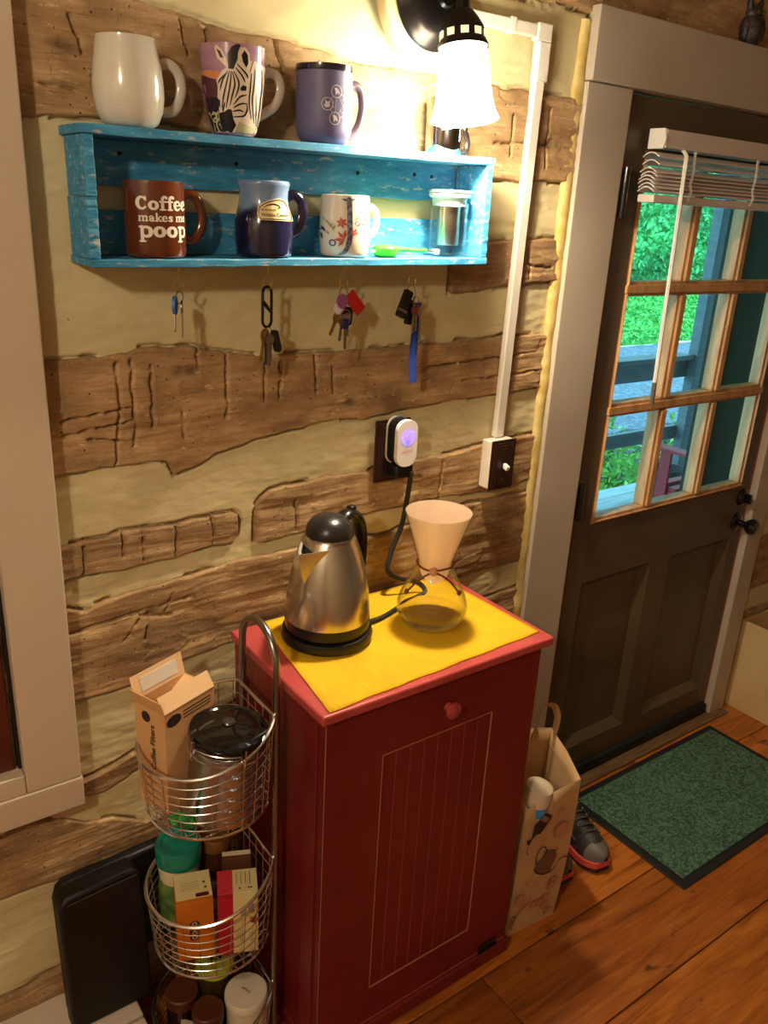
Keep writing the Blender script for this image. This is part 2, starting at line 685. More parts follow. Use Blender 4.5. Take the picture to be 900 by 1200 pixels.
D2_b = [(0.356, 1.095), (0.417, 1.095), (0.507, 1.093), (0.576, 1.097), (0.64, 1.103), (0.696, 1.105), (0.715, 1.122), (0.722, 1.14)]
E_t = [(0.361, 1.041), (0.392, 1.029), (0.433, 1.043), (0.527, 1.05), (0.603, 1.053), (0.689, 1.066), (0.807, 1.067), (0.862, 1.066), (0.975, 1.058), (1.066, 1.051), (1.146, 1.058), (1.25, 1.077), (1.347, 1.084), (1.60, 1.084)]
E_b = [(0.357, 0.831), (0.447, 0.831), (0.496, 0.838), (0.518, 0.853), (0.7, 0.868), (0.982, 0.875), (1.241, 0.877), (1.60, 0.882)]
G_t = [(0.231, 0.625), (0.366, 0.651), (0.425, 0.663), (0.475, 0.678), (0.756, 0.726), (1.113, 0.77), (1.493, 0.799), (1.60, 0.805)]
G_b = [(0.26, 0.591), (0.357, 0.605), (0.397, 0.601), (0.466, 0.625), (0.756, 0.634), (1.119, 0.682), (1.60, 0.741)]
H_t = [(0.195, 0.579), (0.248, 0.59), (0.313, 0.573), (0.358, 0.541), (0.416, 0.526), (0.484, 0.488), (0.755, 0.514), (1.6, 0.56)]
H_b = [(0.179, 0.425), (0.262, 0.425), (0.349, 0.426), (0.451, 0.417), (0.755, 0.39), (1.6, 0.33)]
J_t = [(0.153, 0.172), (0.222, 0.171), (0.241, 0.188), (0.286, 0.185), (0.529, 0.19), (1.6, 0.2)]
J_b = [(0.0, 0.0), (1.6, 0.0)]
XL = -1.6
LOGS = [
    ([(XL, 2.49), (4.2, 2.49)], [(XL, 2.23), (1.256, 2.197), (1.451, 2.202), (1.501, 2.213), (1.544, 2.205), (1.587, 2.199), (1.73, 2.205), (4.2, 2.16)], 0.5),
    (ext(A_t, XL), ext(A_b, XL), 0.55),
    (B_t, B_b, 0.35),
    (ext(C_t, XL), ext(C_b, XL), 0.55),
    (D1_t, D1_b, 0.5),
    (ext(D2_t, XL), ext(D2_b, XL), 0.45),
    (ext(E_t, XL), ext(E_b, XL), 0.42),
    (ext(G_t, XL), ext(G_b, XL), 0.35),
    (ext(H_t, XL), ext(H_b, XL), 0.40),
    (ext(J_t, XL), ext(J_b, XL), 0.40),
    ([(2.76, 2.06), (4.2, 2.05)], [(2.76, 1.86), (4.2, 1.84)], 0.5),
    ([(2.76, 1.73), (4.2, 1.73)], [(2.76, 1.52), (4.2, 1.53)], 0.5),
    ([(2.76, 1.40), (4.2, 1.41)], [(2.76, 1.20), (4.2, 1.18)], 0.5),
    ([(2.76, 1.07), (4.2, 1.09)], [(2.76, 0.84), (4.2, 0.86)], 0.5),
    ([(2.76, 0.712), (4.2, 0.70)], [(2.76, 0.49), (4.2, 0.48)], 0.4),
    ([(2.76, 0.40), (4.2, 0.39)], [(2.76, 0.16), (4.2, 0.15)], 0.4),
]
CRACKS = [(0.48, 1.495, 0.482, 1.409), (0.482, 1.409, 0.468, 1.306), (0.506, 1.498, 0.507, 1.342), (0.541, 1.483, 0.541, 1.371), (0.634, 1.512, 0.632, 1.464), (0.694, 1.501, 0.69, 1.372),
          (0.777, 1.476, 0.773, 1.399), (0.81, 1.474, 0.81, 1.405), (0.889, 1.492, 0.897, 1.406), (0.934, 1.458, 0.94, 1.403), (0.601, 1.406, 0.604, 1.347), (0.398, 1.157, 0.394, 1.102),
          (0.471, 1.174, 0.472, 1.125), (0.511, 1.177, 0.511, 1.107), (0.578, 1.167, 0.576, 1.103), (0.655, 1.173, 0.654, 1.113), (0.85, 1.176, 0.851, 1.107), (1.254, 1.209, 1.254, 1.121),
          (0.38, 1.40, 0.50, 1.41), (0.36, 1.37, 0.50, 1.385), (0.42, 1.36, 0.48, 1.352), (0.36, 0.985, 0.60, 1.005), (0.46, 0.94, 0.50, 0.985), (0.505, 0.935, 0.515, 0.975), (0.50, 0.99, 0.56, 0.975), (0.55, 0.985, 0.565, 1.02),
          (0.44, 2.03, 0.455, 1.98), (0.47, 1.95, 0.485, 1.90), (0.38, 1.93, 0.45, 1.925), (0.62, 2.05, 0.63, 2.0), (0.66, 2.04, 0.67, 1.99), (0.79, 2.04, 0.81, 1.99), (1.38, 1.98, 1.382, 1.90), (1.49, 2.0, 1.492, 1.88), (1.33, 1.92, 1.5, 1.93),
          (1.42, 1.70, 1.42, 1.63), (1.47, 1.71, 1.48, 1.64), (1.43, 1.67, 1.55, 1.66), (1.18, 1.44, 1.5, 1.455), (1.30, 1.40, 1.55, 1.41)]
KNOTS = [(0.615, 1.472, 0.035, 0.013), (0.52, 0.99, 0.022, 0.012), (0.43, 1.985, 0.03, 0.014), (1.50, 1.93, 0.03, 0.02), (0.98, 1.38, 0.02, 0.012)]

wall = structure('wall_back', 'cabin wall of rough hewn logs with cream mortar between them')


def seg_dist(X, Z, a, b_, c, d):
    dx, dz = c - a, d - b_
    t = np.clip(((X - a) * dx + (Z - b_) * dz) / (dx * dx + dz * dz + 1e-12), 0, 1)
    wob = 0.006 * fbm(Z * 60, X * 60, 77, 2)
    return np.hypot(X - a - t * dx + wob, Z - b_ - t * dz + wob)


def make_log(i, tp, bt, tone):
    x0, x1 = max(tp[0][0], bt[0][0]), min(tp[-1][0], bt[-1][0])
    if x0 < 0.2 and x1 > 0.35:
        xs = np.concatenate([np.arange(x0, 0.24, 0.04), np.arange(0.24, min(1.62, x1), 0.003), np.arange(1.62, x1, 0.02) if x1 > 1.62 else []])
    elif x0 < 2:
        xs = np.arange(x0, x1, 0.003)
    else:
        xs = np.arange(x0, x1, 0.015)
    xs = np.append(xs, x1)
    zt = np.interp(xs, *zip(*tp)) + 0.006 * fbm(xs * 28, xs * 0 + i * 9.3, 5, 4)
    zb = np.interp(xs, *zip(*bt)) + 0.006 * fbm(xs * 28, xs * 0 + i * 5.1 + 40, 6, 4)
    zb = np.minimum(zb, zt - 0.012)
    n = max(6, int(np.max(zt - zb) / (0.003 if x0 < 2 and zt.max() < 2.3 else 0.01)))
    vv = np.linspace(0, 1, n + 1)
    X = np.repeat(xs[None, :], len(vv), 0)
    Z = zb[None, :] + (zt - zb)[None, :] * vv[:, None]
    H = np.minimum(Z - zb[None, :], zt[None, :] - Z)
    rel = fbm(X * 7, Z * 60, 20 + i, 4) * 0.0035 + fbm(X * 4, Z * 9, 50 + i, 3) * 0.006
    # blocky checks: rows of cells stepped in depth
    band = np.floor((Z + 0.012 * fbm(X * 9, Z * 2, 90 + i, 2)) / 0.043 + i * 0.37)
    cw = 0.075
    ph = vnoise(band * 3.7 + 0.5, band * 0 + i * 1.7, 31) * 9
    cell = np.floor(X / cw + ph + 0.35 * fbm(Z * 45, X * 3, 60 + i, 2))
    hsh = np.modf(np.abs(np.sin(band * 12.99 + cell * 78.23 + i * 3.1) * 43758.5))[0]
    rel = rel + (hsh - 0.5) * 0.0028
    tone_a = tone + (hsh - 0.5) * 0.14 + 0.28 * fbm(X * 5, Z * 14, 130 + i, 3)
    for (a, b_, c, d) in CRACKS:
        if max(a, c) < x0 or min(a, c) > x1 or max(b_, d) < zb.min() or min(b_, d) > zt.max():
            continue
        q = np.exp(-(seg_dist(X, Z, a, b_, c, d) / 0.0021) ** 2)
        rel = rel + 0.016 * q
    for (a, b_, ra, rb) in KNOTS:
        q = np.exp(-(((X - a) / ra) ** 2 + ((Z - b_) / rb) ** 2) * 1.6)
        rel = rel + 0.004 * q * (1 + 2 * fbm(X * 60, Z * 60, 8, 2))
        tone_a = tone_a - 0.5 * q
    edge = np.clip(H / 0.0045, 0, 1) ** 0.6
    Y = -0.0075 + rel
    Y = np.clip(Y, -0.017, 0.02)
    Y = Y * edge + 0.02 * (1 - edge)
    if tp[0][0] > 0.5 and tp[0][0] < 1.3:
        e2 = np.clip((X - x0) / 0.01, 0, 1)
        Y = Y * e2 + 0.02 * (1 - e2)
    if x1 < 1.0:
        e2 = np.clip((x1 - X) / 0.01, 0, 1)
        Y = Y * e2 + 0.02 * (1 - e2)
    return grid_mesh('log', X, Y, Z, log_m, wall, np.clip(tone_a, 0, 1))


for i, (tp, bt, tone) in enumerate(LOGS):
    make_log(i, tp, bt, tone)

# mortar between the logs
xs = np.concatenate([np.arange(WX0, 0.3, 0.05), np.arange(0.3, 1.62, 0.0036), np.arange(1.62, DX0 - 0.001, 0.02), [DX0], np.arange(DX0 + 0.04, DX1 - 0.01, 0.06), [DX1], np.arange(DX1 + 0.02, WX1, 0.03), [WX1]])
zs = np.concatenate([np.arange(0, DZ1 - 0.003, 0.0036), [DZ1], np.arange(DZ1 + 0.006, WZ1, 0.006), [WZ1]])
X, Z = np.meshgrid(xs, zs)
Y = 0.004 * fbm(X * 9, Z * 16, 300, 3) + 0.002 * fbm(X * 30, Z * 80, 310, 2)
for i, (tp, bt, tone) in enumerate(LOGS):
    zt = np.interp(X, *zip(*tp)) + 0.006 * fbm(X * 28, X * 0 + i * 9.3, 5, 4)
    zb = np.interp(X, *zip(*bt)) + 0.006 * fbm(X * 28, X * 0 + i * 5.1 + 40, 6, 4)
    inx = (X > tp[0][0]) & (X < tp[-1][0])
    dd = np.maximum(Z - zt, zb - Z)
    Y = np.where(inx & (dd < -0.006), 0.045, Y)
    g = np.clip(1 - np.abs(dd) / 0.004, 0, 1) * (fbm(X * 14, Z * 14, 320, 2) > -0.12)
    Y = np.where(inx, Y + 0.016 * g, Y)
xc = (X[:-1, :-1] + X[1:, 1:]) / 2
zc = (Z[:-1, :-1] + Z[1:, 1:]) / 2
keep = ~((xc > DX0) & (xc < DX1) & (zc < DZ1))
grid_mesh('chinking', X, Y, Z, chink_m, wall, keep=keep)

# foam squeezed out beside the door casing
fo_m = mat('yellow_sealing_foam', srgb(212, 192, 126), 0.7, col2=srgb(196, 166, 88), nscale=30, bump=0.4, bscale=60)
m = MB()
path = [(1.577 + 0.004 * float(fbm(np.array([z * 14.0]), np.array([0.3]), 3, 3)[0]), -0.003, z) for z in np.arange(0.02, 2.2, 0.012)]
m.tube(path, [0.018 + 0.009 * float(fbm(np.array([k * 0.23]), np.array([5.3]), 4, 3)[0]) for k in range(len(path))], 8, squash=(0.5, 1.0), up=(0, 1, 0))
m.build('foam_bead', fo_m, wall)['label'] = 'yellow foam bead squeezed out along the door casing'

# floor: single wide boards
flo = structure('floor', 'orange stained pine floor of wide boards running along the log wall')
seams = [0.02, -0.19, -0.42, -0.675, -0.93, -1.2, -1.46, -1.72, -1.98, -2.24, -2.5, -2.76, -3.02, -3.25]
butts = {0: [2.2], 1: [0.8, 2.7], 2: [1.16, 3.0], 3: [0.3, 2.6], 4: [1.9]}
for k in range(len(seams) - 1):
    xx = [WX0] + butts.get(k, [random.uniform(0, 3)]) + [WX1]
    for a, c in zip(xx[:-1], xx[1:]):
        MB().box(a + 0.0015, c - 0.0015, seams[k + 1] + 0.0018, seams[k] - 0.0018, -0.025, 0.0).build('floor_board', floor_m, flo, smooth=False, bevel=0.0015, seg=1)
MB().box(WX0, WX1, -3.25, 0.02, -0.06, -0.026).build('subfloor', mat('dark_brown_subfloor', srgb(30, 22, 14), 0.9), flo, smooth=False)  # plain dark brown base showing through the board seams

# rest of the room (out of frame, closes the place)
room_m = mat('room_plaster', srgb(196, 178, 150), 0.8)
o = MB().box(WX0 - 0.1, WX1 + 0.1, -3.25, 0.1, WZ1, WZ1 + 0.05).build('ceiling', mat('ceiling_boards', srgb(176, 150, 116), 0.7), None, smooth=False)
tag(o, 'wooden cabin ceiling above the whole room', kind='structure')
o = MB().box(WX0 - 0.06, WX0, -3.25, 0.05, 0, WZ1).build('wall_left', room_m, None, smooth=False)
tag(o, 'plain plaster wall at the left end of the room', kind='structure')
o = MB().box(WX1, WX1 + 0.06, -3.25, 0.05, 0, WZ1).build('wall_right', room_m, None, smooth=False)
tag(o, 'plain plaster wall at the right end of the room', kind='structure')
o = MB().box(WX0 - 0.06, WX1 + 0.06, -3.31, -3.25, 0, WZ1).build('wall_front', room_m, None, smooth=False)
tag(o, 'plain plaster wall behind the viewer', kind='structure')


# ------------------------------------------------------------------ door casing, jambs, door
cas = structure('trim_1', 'warm white painted board casing around the glazed door')
MB().box(1.588, 1.746, -0.022, 0.0, 0.0, 2.070).build('casing_board', trim_m, cas, smooth=False, bevel=0.003)
MB().box(1.588, 2.84, -0.032, 0.0, 2.0715, 2.222).build('casing_board', trim_m, cas, smooth=False, bevel=0.003)
MB().box(2.682, 2.775, -0.030, 0.0, 0.0, 2.070).build('casing_board', trim_m, cas, smooth=False, bevel=0.003)
MB().box(1.735, 1.7585, -0.012, 0.22, 0.0, 2.085).build('jamb', mat('red_brown_jamb', srgb(168, 84, 52), 0.5), cas, smooth=False)
MB().box(2.672, 2.695, -0.004, 0.045, 0.0, 2.085).build('jamb', MATS['red_brown_jamb'], cas, smooth=False)
dg_m = mat('dark_green_paint', srgb(20, 44, 34), 0.9, col2=srgb(15, 36, 28), nscale=5, stretch=(1, 1, 0.3), spec=0.05)
MB().box(2.668, 2.695, 0.046, 0.19, 0.0, 2.085).build('outer_jamb', dg_m, cas, smooth=False, bevel=0.003)
MB().box(2.622, 2.72, 0.195, 0.235, 0.0, 2.085).build('storm_door_stop', mat('teal_grey_paint', srgb(34, 56, 50), 0.9, spec=0.05), cas, smooth=False, bevel=0.003)
MB().box(1.735, 2.695, -0.004, 0.22, 2.070, 2.085).build('jamb', MATS['red_brown_jamb'], cas, smooth=False)

dr = structure('door_1', 'dark brown cabin door with nine small panes in pale pine bars')
Y0, Y1 = -0.006, 0.038
for (a, c, d, e) in ((1.760, 1.842, 0.055, 2.064), (2.612, 2.668, 0.055, 2.064)):
    MB().box(a, c, Y0, Y1, d, e).build('stile', door_m, dr, smooth=False, bevel=0.002)
MB().box(1.842, 2.612, Y0, Y1, 1.945, 2.064).build('top_rail', door_m, dr, smooth=False)
MB().box(1.842, 2.612, Y0, Y1, 0.748, 0.935).build('lock_rail', door_m, dr, smooth=False)
MB().box(1.842, 2.612, Y0, Y1, 0.055, 0.135).build('bottom_rail', door_m, dr, smooth=False)
MB().box(2.168, 2.272, Y0, Y1, 0.135, 0.748).build('centre_stile', door_m, dr, smooth=False)
for (a, c) in ((1.842, 2.168), (2.272, 2.612)):
    m = MB()
    # raised panel with sloping borders
    z0, z1 = 0.135, 0.748
    i1 = 0.028
    vs = [(a, Y0 + 0.001, z0), (c, Y0 + 0.001, z0), (c, Y0 + 0.001, z1), (a, Y0 + 0.001, z1),
          (a + i1, 0.018, z0 + i1), (c - i1, 0.018, z0 + i1), (c - i1, 0.018, z1 - i1), (a + i1, 0.018, z1 - i1)]
    m.add(vs, [(0, 1, 5, 4), (1, 2, 6, 5), (2, 3, 7, 6), (3, 0, 4, 7), (4, 5, 6, 7)])
    m.build('door_panel', door_m, dr, smooth=False)
# glazing bars
gx = [1.842, 2.098, 2.350, 2.612]
gz = [0.935, 1.275, 1.606, 1.945]


def bar(a, c, d, e, vertical):
    m = MB()
    m.box(a, c, -0.004, 0.034, d, e)
    k = 0.008
    if vertical:
        m.box(a + k, c - k, -0.013, -0.004, d, e)
    else:
        m.box(a, c, -0.013, -0.004, d + k, e - k)
    return m.build('glazing_bar', muntin_m, dr, smooth=False, bevel=0.002)


for x in gx[1:3]:
    for k in range(3):
        bar(x - 0.019, x + 0.019, gz[k] + 0.019, gz[k + 1] - 0.019, True)
for z in gz[1:3]:
    bar(gx[0], gx[3], z - 0.019, z + 0.019, False)
bar(gx[0], gx[3], gz[0], gz[0] + 0.019, False)
bar(gx[0], gx[3], gz[3] - 0.019, gz[3], False)
bar(gx[0], gx[0] + 0.012, gz[0] + 0.019, gz[3] - 0.019, True)
bar(gx[3] - 0.019, gx[3], gz[0] + 0.019, gz[3] - 0.019, True)
glass_m = pane_mat('window_glass', (0.94, 0.98, 0.96, 1), 0.35, 5.0)
for i in range(3):
    for j in range(3):
        MB().box(gx[i] + 0.01, gx[i + 1] - 0.01, 0.016, 0.019, gz[j] + 0.01, gz[j + 1] - 0.01).build('pane', glass_m, dr, smooth=False)
RY = Matrix.Rotation(PI / 2, 4, 'X')      # lathe axis towards the room (-Y)
m = MB()
T = Matrix.Translation((2.628, -0.006, 0.805)) @ RY
m.lathe([(0, 0), (0.033, 0), (0.033, 0.004), (0.026, 0.010), (0.012, 0.014), (0.011, 0.036), (0.020, 0.044), (0.028, 0.056), (0.029, 0.066), (0.022, 0.076), (0, 0.079)], 24, T)
m.build('door_knob', blackgloss_m, dr)['label'] = 'round glossy black door knob'
m = MB()
T = Matrix.Translation((2.632, -0.006, 0.895)) @ RY
m.lathe([(0, 0), (0.031, 0), (0.031, 0.006), (0.022, 0.014), (0.016, 0.016), (0, 0.017)], 24, T)
m.box(2.629, 2.637, -0.042, -0.02, 0.880, 0.912)
m.build('deadbolt', blackgloss_m, dr)['label'] = 'black oval deadbolt turn above the knob'
for z0, z1 in ((1.782, 1.900), (0.972, 1.080), (0.17, 0.28)):
    m = MB()
    m.tube([(1.7595, -0.026, z0), (1.7595, -0.026, z1)], 0.0085, 12)
    m.box(1.744, 1.772, -0.0245, -0.0235, z0 + 0.004, z1 - 0.004)
    m.build('hinge', blackgloss_m, dr)
MB().box(1.760, 2.668, -0.022, 0.030, 0.012, 0.053).build('door_sweep', mat('black_rubber', srgb(16, 16, 15), 0.7), dr, smooth=False, bevel=0.003)
thr = MB().box(1.60, 2.76, -0.062, 0.20, 0.0, 0.011).build('trim_2', mat('threshold_wood', srgb(112, 86, 58), 0.5, col2=srgb(88, 64, 40), nscale=5, stretch=(2, 20, 20)), None, smooth=False, bevel=0.004)
tag(thr, 'worn wooden threshold strip under the brown door', kind='structure')

# ------------------------------------------------------------------ blind hanging on the door
bl_m = mat('white_blind_vinyl', srgb(208, 196, 188), 0.4)
bl = thing('window_blind', 'white horizontal blind pulled up in a bunch over the door panes', 'blind', (0, 0, 0))
MB().box(1.832, 2.628, -0.072, -0.022, 1.948, 1.990).build('head_rail', bl_m, bl, smooth=False, bevel=0.002)
m = MB()
m.prism([(-0.024, 0.0), (0.022, 0.0), (0.028, 0.022), (0.022, 0.046), (-0.024, 0.046)], 0, 0.006, Matrix.Translation((1.826, -0.047, 1.946)) @ Matrix.Rotation(-PI / 2, 4, 'Z'))
m.build('end_cap', white_m, bl, smooth=False, bevel=0.001)


def slat_mesh():
    m = MB()
    xs_ = np.linspace(1.812, 2.632, 3)
    top, bot = [], []
    K = 7
    for xx in xs_:
        for k in range(K):
            t = k / (K - 1)
            yy = -0.074 + 0.05 * t
            zz = 0.011 * math.sin(PI * t)
            top.append((xx, yy, zz + 0.003))
            bot.append((xx, yy, zz))
    n = len(top)
    fs = []
    for i in range(2):
        for k in range(K - 1):
            a, b_, c, d = i * K + k, (i + 1) * K + k, (i + 1) * K + k + 1, i * K + k + 1
            fs.append((a, b_, c, d))
            fs.append((n + d, n + c, n + b_, n + a))
    for i in range(2):
        fs.append((i * K, n + i * K, n + (i + 1) * K, (i + 1) * K))
        fs.append(((i + 1) * K + K - 1, n + (i + 1) * K + K - 1, n + i * K + K - 1, i * K + K - 1))
    for i in (0, 2):
        for k in range(K - 1):
            fs.append((i * K + k, i * K + k + 1, n + i * K + k + 1, n + i * K + k))
    m.add(top + bot, fs)
    return m


s0 = slat_mesh().build('slat', bl_m, bl)
zz = [1.925, 1.908] + [1.890 - 0.0088 * k for k in range(6)]
s0.location.z = zz[0]
for z in zz[1:]:
    c = s0.copy()
    COL.objects.link(c)
    c.parent = bl
    c.location = (random.uniform(-0.003, 0.003), random.uniform(-0.002, 0.002), z)
MB().box(1.814, 2.632, -0.074, -0.024, 1.822, 1.841).build('bottom_rail', bl_m, bl, smooth=False, bevel=0.003)
m = MB()
m.tube([(1.912, -0.066, 1.948), (1.908, -0.082, 1.935), (1.920, -0.082, 1.62), (1.932, -0.080, 1.365)], 0.0055, 6)
wd = m.build('wand', white_m, bl)
MB().tube([(1.932, -0.080, 1.365), (1.934, -0.080, 1.305)], 0.0062, 6).build('wand_grip', mat('grey_rubber', srgb(96, 84, 72), 0.5), wd)
for x in (1.945, 2.225, 2.44):
    m = MB()
    for dx in (0, 0.006):
        m.tube([(x + dx, -0.077, 1.947), (x + dx + 0.003, -0.079, 1.90), (x + dx - 0.004, -0.080, 1.87), (x + dx + 0.004, -0.081, 1.85), (x + dx, -0.078, 1.83)], 0.0014, 5)
    m.build('cord', white_m, bl)

# ------------------------------------------------------------------ window casing with closed board at the left
wn = structure('window_1', 'pale painted window casing with dark red brown boarding inside it')
MB().box(0.246, 0.348, -0.046, -0.001, 0.690, 2.42).build('casing_board', frame_m, wn, smooth=False, bevel=0.003)
MB().box(-0.75, 0.350, -0.048, -0.001, 0.622, 0.689).build('casing_board', frame_m, wn, smooth=False, bevel=0.003)
MB().box(-0.65, 0.245, -0.045, -0.001, 0.690, 0.732).build('sill_board', frame_m, wn, smooth=False, bevel=0.002)
MB().box(-0.75, -0.651, -0.034, -0.001, 0.690, 2.42).build('casing_board', frame_m, wn, smooth=False, bevel=0.003)
for k in range(4):
    MB().box(-0.65 + 0.222 * k, -0.432 + 0.222 * k, -0.018, -0.001, 0.734, 2.42).build('board', redwood_m, wn, smooth=False, bevel=0.003)
MB().box(0.240, 0.2455, -0.020, -0.001, 0.733, 2.42).build('painted_gap_shade', mat('gap_shade_paint', srgb(24, 14, 10), 0.8), wn, smooth=False)  # near-black strip, the shade between boarding and casing put in as colour

# white ledge along the wall foot
led = structure('baseboard_back', 'white painted boxed ledge along the foot of the log wall')
MB().box(-1.6, 0.405, -0.150, -0.002, 0.0, 0.112).build('ledge_board', mat('white_ledge_paint', srgb(214, 200, 184), 0.5), led, smooth=False, bevel=0.003)
MB().box(-1.6, 0.405, -0.235, -0.156, 0.0, 0.110).build('ledge_board', MATS['white_ledge_paint'], led, smooth=False, bevel=0.003)

# ------------------------------------------------------------------ sconce
sc = thing('wall_sconce', 'black wall sconce with a lit frosted white bell glass shade', 'lamp', (1.11, 0, 2.15))
m = MB()
m.lathe([(0, 0), (0.104, 0), (0.104, 0.012), (0.098, 0.020), (0.088, 0.022), (0, 0.022)], 40, Matrix.Translation((-0.012, -0.022, 0)) @ RY)
m.build('backing_ring', mat('cream_wood_ring', srgb(206, 186, 140), 0.6), sc)
m = MB()
m.lathe([(0.0, 0), (0.086, 0), (0.088, 0.004), (0.084, 0.010), (0.080, 0.012), (0.074, 0.020), (0.058, 0.030), (0.034, 0.036), (0, 0.038)], 40, Matrix.Translation((0, -0.0445, 0)) @ RY)
m.build('canopy', bronze_m, sc)
m = MB()
m.tube(spline([(0.0, -0.075, 0.0), (-0.002, -0.100, 0.016), (-0.006, -0.125, 0.016), (-0.010, -0.142, -0.006), (-0.012, -0.147, -0.04)], 6), 0.0115, 12)
m.lathe([(0, 0), (0.018, 0), (0.020, 0.006), (0.016, 0.012), (0, 0.014)], 20, Matrix.Translation((0.0, -0.078, 0.0)) @ RY)
m.build('arm', bronze_m, sc)
TILT = Matrix.Translation((-0.012, -0.148, -0.040)) @ Matrix.Rotation(math.radians(-9), 4, 'X')
m = MB()
m.lathe([(0, 0.010), (0.018, 0.008), (0.028, -0.004), (0.038, -0.020), (0.040, -0.027), (0.042, -0.043), (0.046, -0.049), (0.0465, -0.055), (0.043, -0.055), (0.040, -0.043), (0.037, -0.027), (0.026, -0.008), (0, 0.004)], 40, TILT)
ft = m.build('shade_holder', bronze_m, sc)
slot_m = mat('lit_cream_glass', srgb(240, 226, 180), 0.5, emit=(1.0, 0.82, 0.5, 1), estr=0.8)
for k in range(10):
    a = 2 * PI * k / 10
    m = MB()
    m.box(-0.007, 0.007, -0.001, 0.001, -0.006, 0.006, TILT @ Matrix.Rotation(a, 4, 'Z') @ Matrix.Translation((0, -0.0412, -0.035)))
    m.build('slot', slot_m, ft, smooth=False)
# frosted glass bell
sh_m, nt, b = newmat('lit_frosted_glass', 0.35)
b.inputs['Base Color'].default_value = (0.9, 0.88, 0.82, 1)
b.inputs['Emission Color'].default_value = (1.0, 0.86, 0.62, 1)
b.inputs['Emission Strength'].default_value = 60.0
m = MB()
prof = [(0.038, -0.046), (0.042, -0.056), (0.046, -0.072), (0.0485, -0.098), (0.050, -0.125), (0.053, -0.147), (0.058, -0.164), (0.0635, -0.175)]
m.lathe(prof + [(r - 0.003, z) for r, z in reversed(prof)], 48, TILT)
m.build('glass_shade', sh_m, sc)
m = MB()
m.sphere((0, 0, -0.11), 0.025, 20, 12, (1, 1, 1.2), TILT)
m.lathe([(0, -0.05), (0.014, -0.05), (0.014, -0.09), (0, -0.09)], 16, TILT)
m.build('bulb', mat('lit_bulb', (1, 1, 1, 1), 0.4, emit=(1.0, 0.8, 0.5, 1), estr=25.0), sc)
ld = bpy.data.lights.new('sconce_light', 'POINT')
ld.energy = SCONCE_WATTS
ld.color = (1.0, 0.84, 0.60)
ld.shadow_soft_size = 0.03
lo = bpy.data.objects.new('sconce_light', ld)
COL.objects.link(lo)
lo.parent = sc
lo.location = TILT @ Vector((0, 0, -0.155))

# ceiling lamp of the room (behind the viewer)
rl = thing('ceiling_lamp', 'bare bulb ceiling lamp in the room behind the viewer', 'lamp', (ROOM_LAMP[0], ROOM_LAMP[1], WZ1))
MB().lathe([(0, 0), (0.06, 0), (0.06, -0.012), (0.03, -0.03), (0.022, -0.05), (0, -0.05)], 24).build('ceiling_rose', white_m, rl)
m = MB()
m.sphere((0, 0, ROOM_LAMP[2] - WZ1), 0.035, 16, 10)
m.lathe([(0, -0.05), (0.013, -0.05), (0.013, -0.11), (0, -0.11)], 12)
m.build('bulb', mat('room_bulb_glass', (1, 1, 1, 1), 0.4, emit=(1.0, 0.8, 0.5, 1), estr=20.0), rl)
ld = bpy.data.lights.new('room_light', 'POINT')
ld.energy = ROOM_WATTS
ld.color = WARM
ld.shadow_soft_size = 0.06
lo = bpy.data.objects.new('room_light', ld)
COL.objects.link(lo)
lo.parent = rl
lo.location = (0, 0, ROOM_LAMP[2] - WZ1 - 0.10)

# ------------------------------------------------------------------ surface conduit, switch, outlet
cw_m = mat('white_conduit_plastic', srgb(226, 218, 206), 0.4)
cn = thing('cable_conduit', 'white plastic cable raceway running from the sconce down to the switch', 'conduit')
MB().box(1.20, 1.408, -0.026, -0.008, 2.132, 2.156).build('raceway', cw_m, cn, smooth=False, bevel=0.002)
M0 = Matrix(((1, 0, 0.016, 0), (0, 1, 0, 0), (0, 0, 1, 0), (0, 0, 0, 1)))
MB().box(1.386, 1.412, -0.026, -0.008, 1.255, 2.130, M0).build('raceway', cw_m, cn, smooth=False, bevel=0.002)
m = MB()
m.box(1.409, 1.449, -0.030, -0.008, 2.126, 2.160)
m.box(1.417, 1.449, -0.030, -0.008, 2.05, 2.125)
m.build('elbow_cover', cw_m, cn, smooth=False, bevel=0.002)
MB().box(1.330, 1.345, -0.028, -0.008, 2.129, 2.159).build('joint_cover', cw_m, cn, smooth=False, bevel=0.001)

plate_m = mat('dark_walnut_plate', srgb(52, 26, 18), 0.35, col2=srgb(38, 18, 12), nscale=8, stretch=(8, 8, 1), coat=0.3)


def step_plate(parent, x0, x1, z0, z1, y):
    m = MB()
    for k, (i, t) in enumerate(((0, 0.004), (0.007, 0.007), (0.013, 0.0095), (0.017, 0.0075))):
        m.box(x0 + i, x1 - i, y - t, y, z0 + i, z1 - i) if k < 3 else None
    return m.build('cover_plate', plate_m, parent, smooth=False, bevel=0.0012)


sw = thing('light_switch', 'white surface box with dark wooden plate and white toggle switch', 'switch')
MB().box(1.376, 1.452, -0.046, -0.010, 1.130, 1.253).build('surface_box', cw_m, sw, smooth=False, bevel=0.003)
step_plate(sw, 1.374, 1.454, 1.128, 1.255, -0.0465)
m = MB()
m.box(-0.005, 0.005, -0.018, 0.0, -0.006, 0.006, Matrix.Translation((1.414, -0.055, 1.192)) @ Matrix.Rotation(math.radians(20), 4, 'X'))
m.build('toggle', white_m, sw, smooth=False, bevel=0.0015)
MB().box(1.407, 1.421, -0.058, -0.055, 1.180, 1.204).build('toggle_frame', black_m, sw, smooth=False)
for z in (1.152, 1.232):
    MB().lathe([(0, 0), (0.003, 0), (0.0025, 0.0012), (0, 0.0012)], 10, Matrix.Translation((1.414, -0.056, z)) @ RY).build('screw', bronze_m, sw)

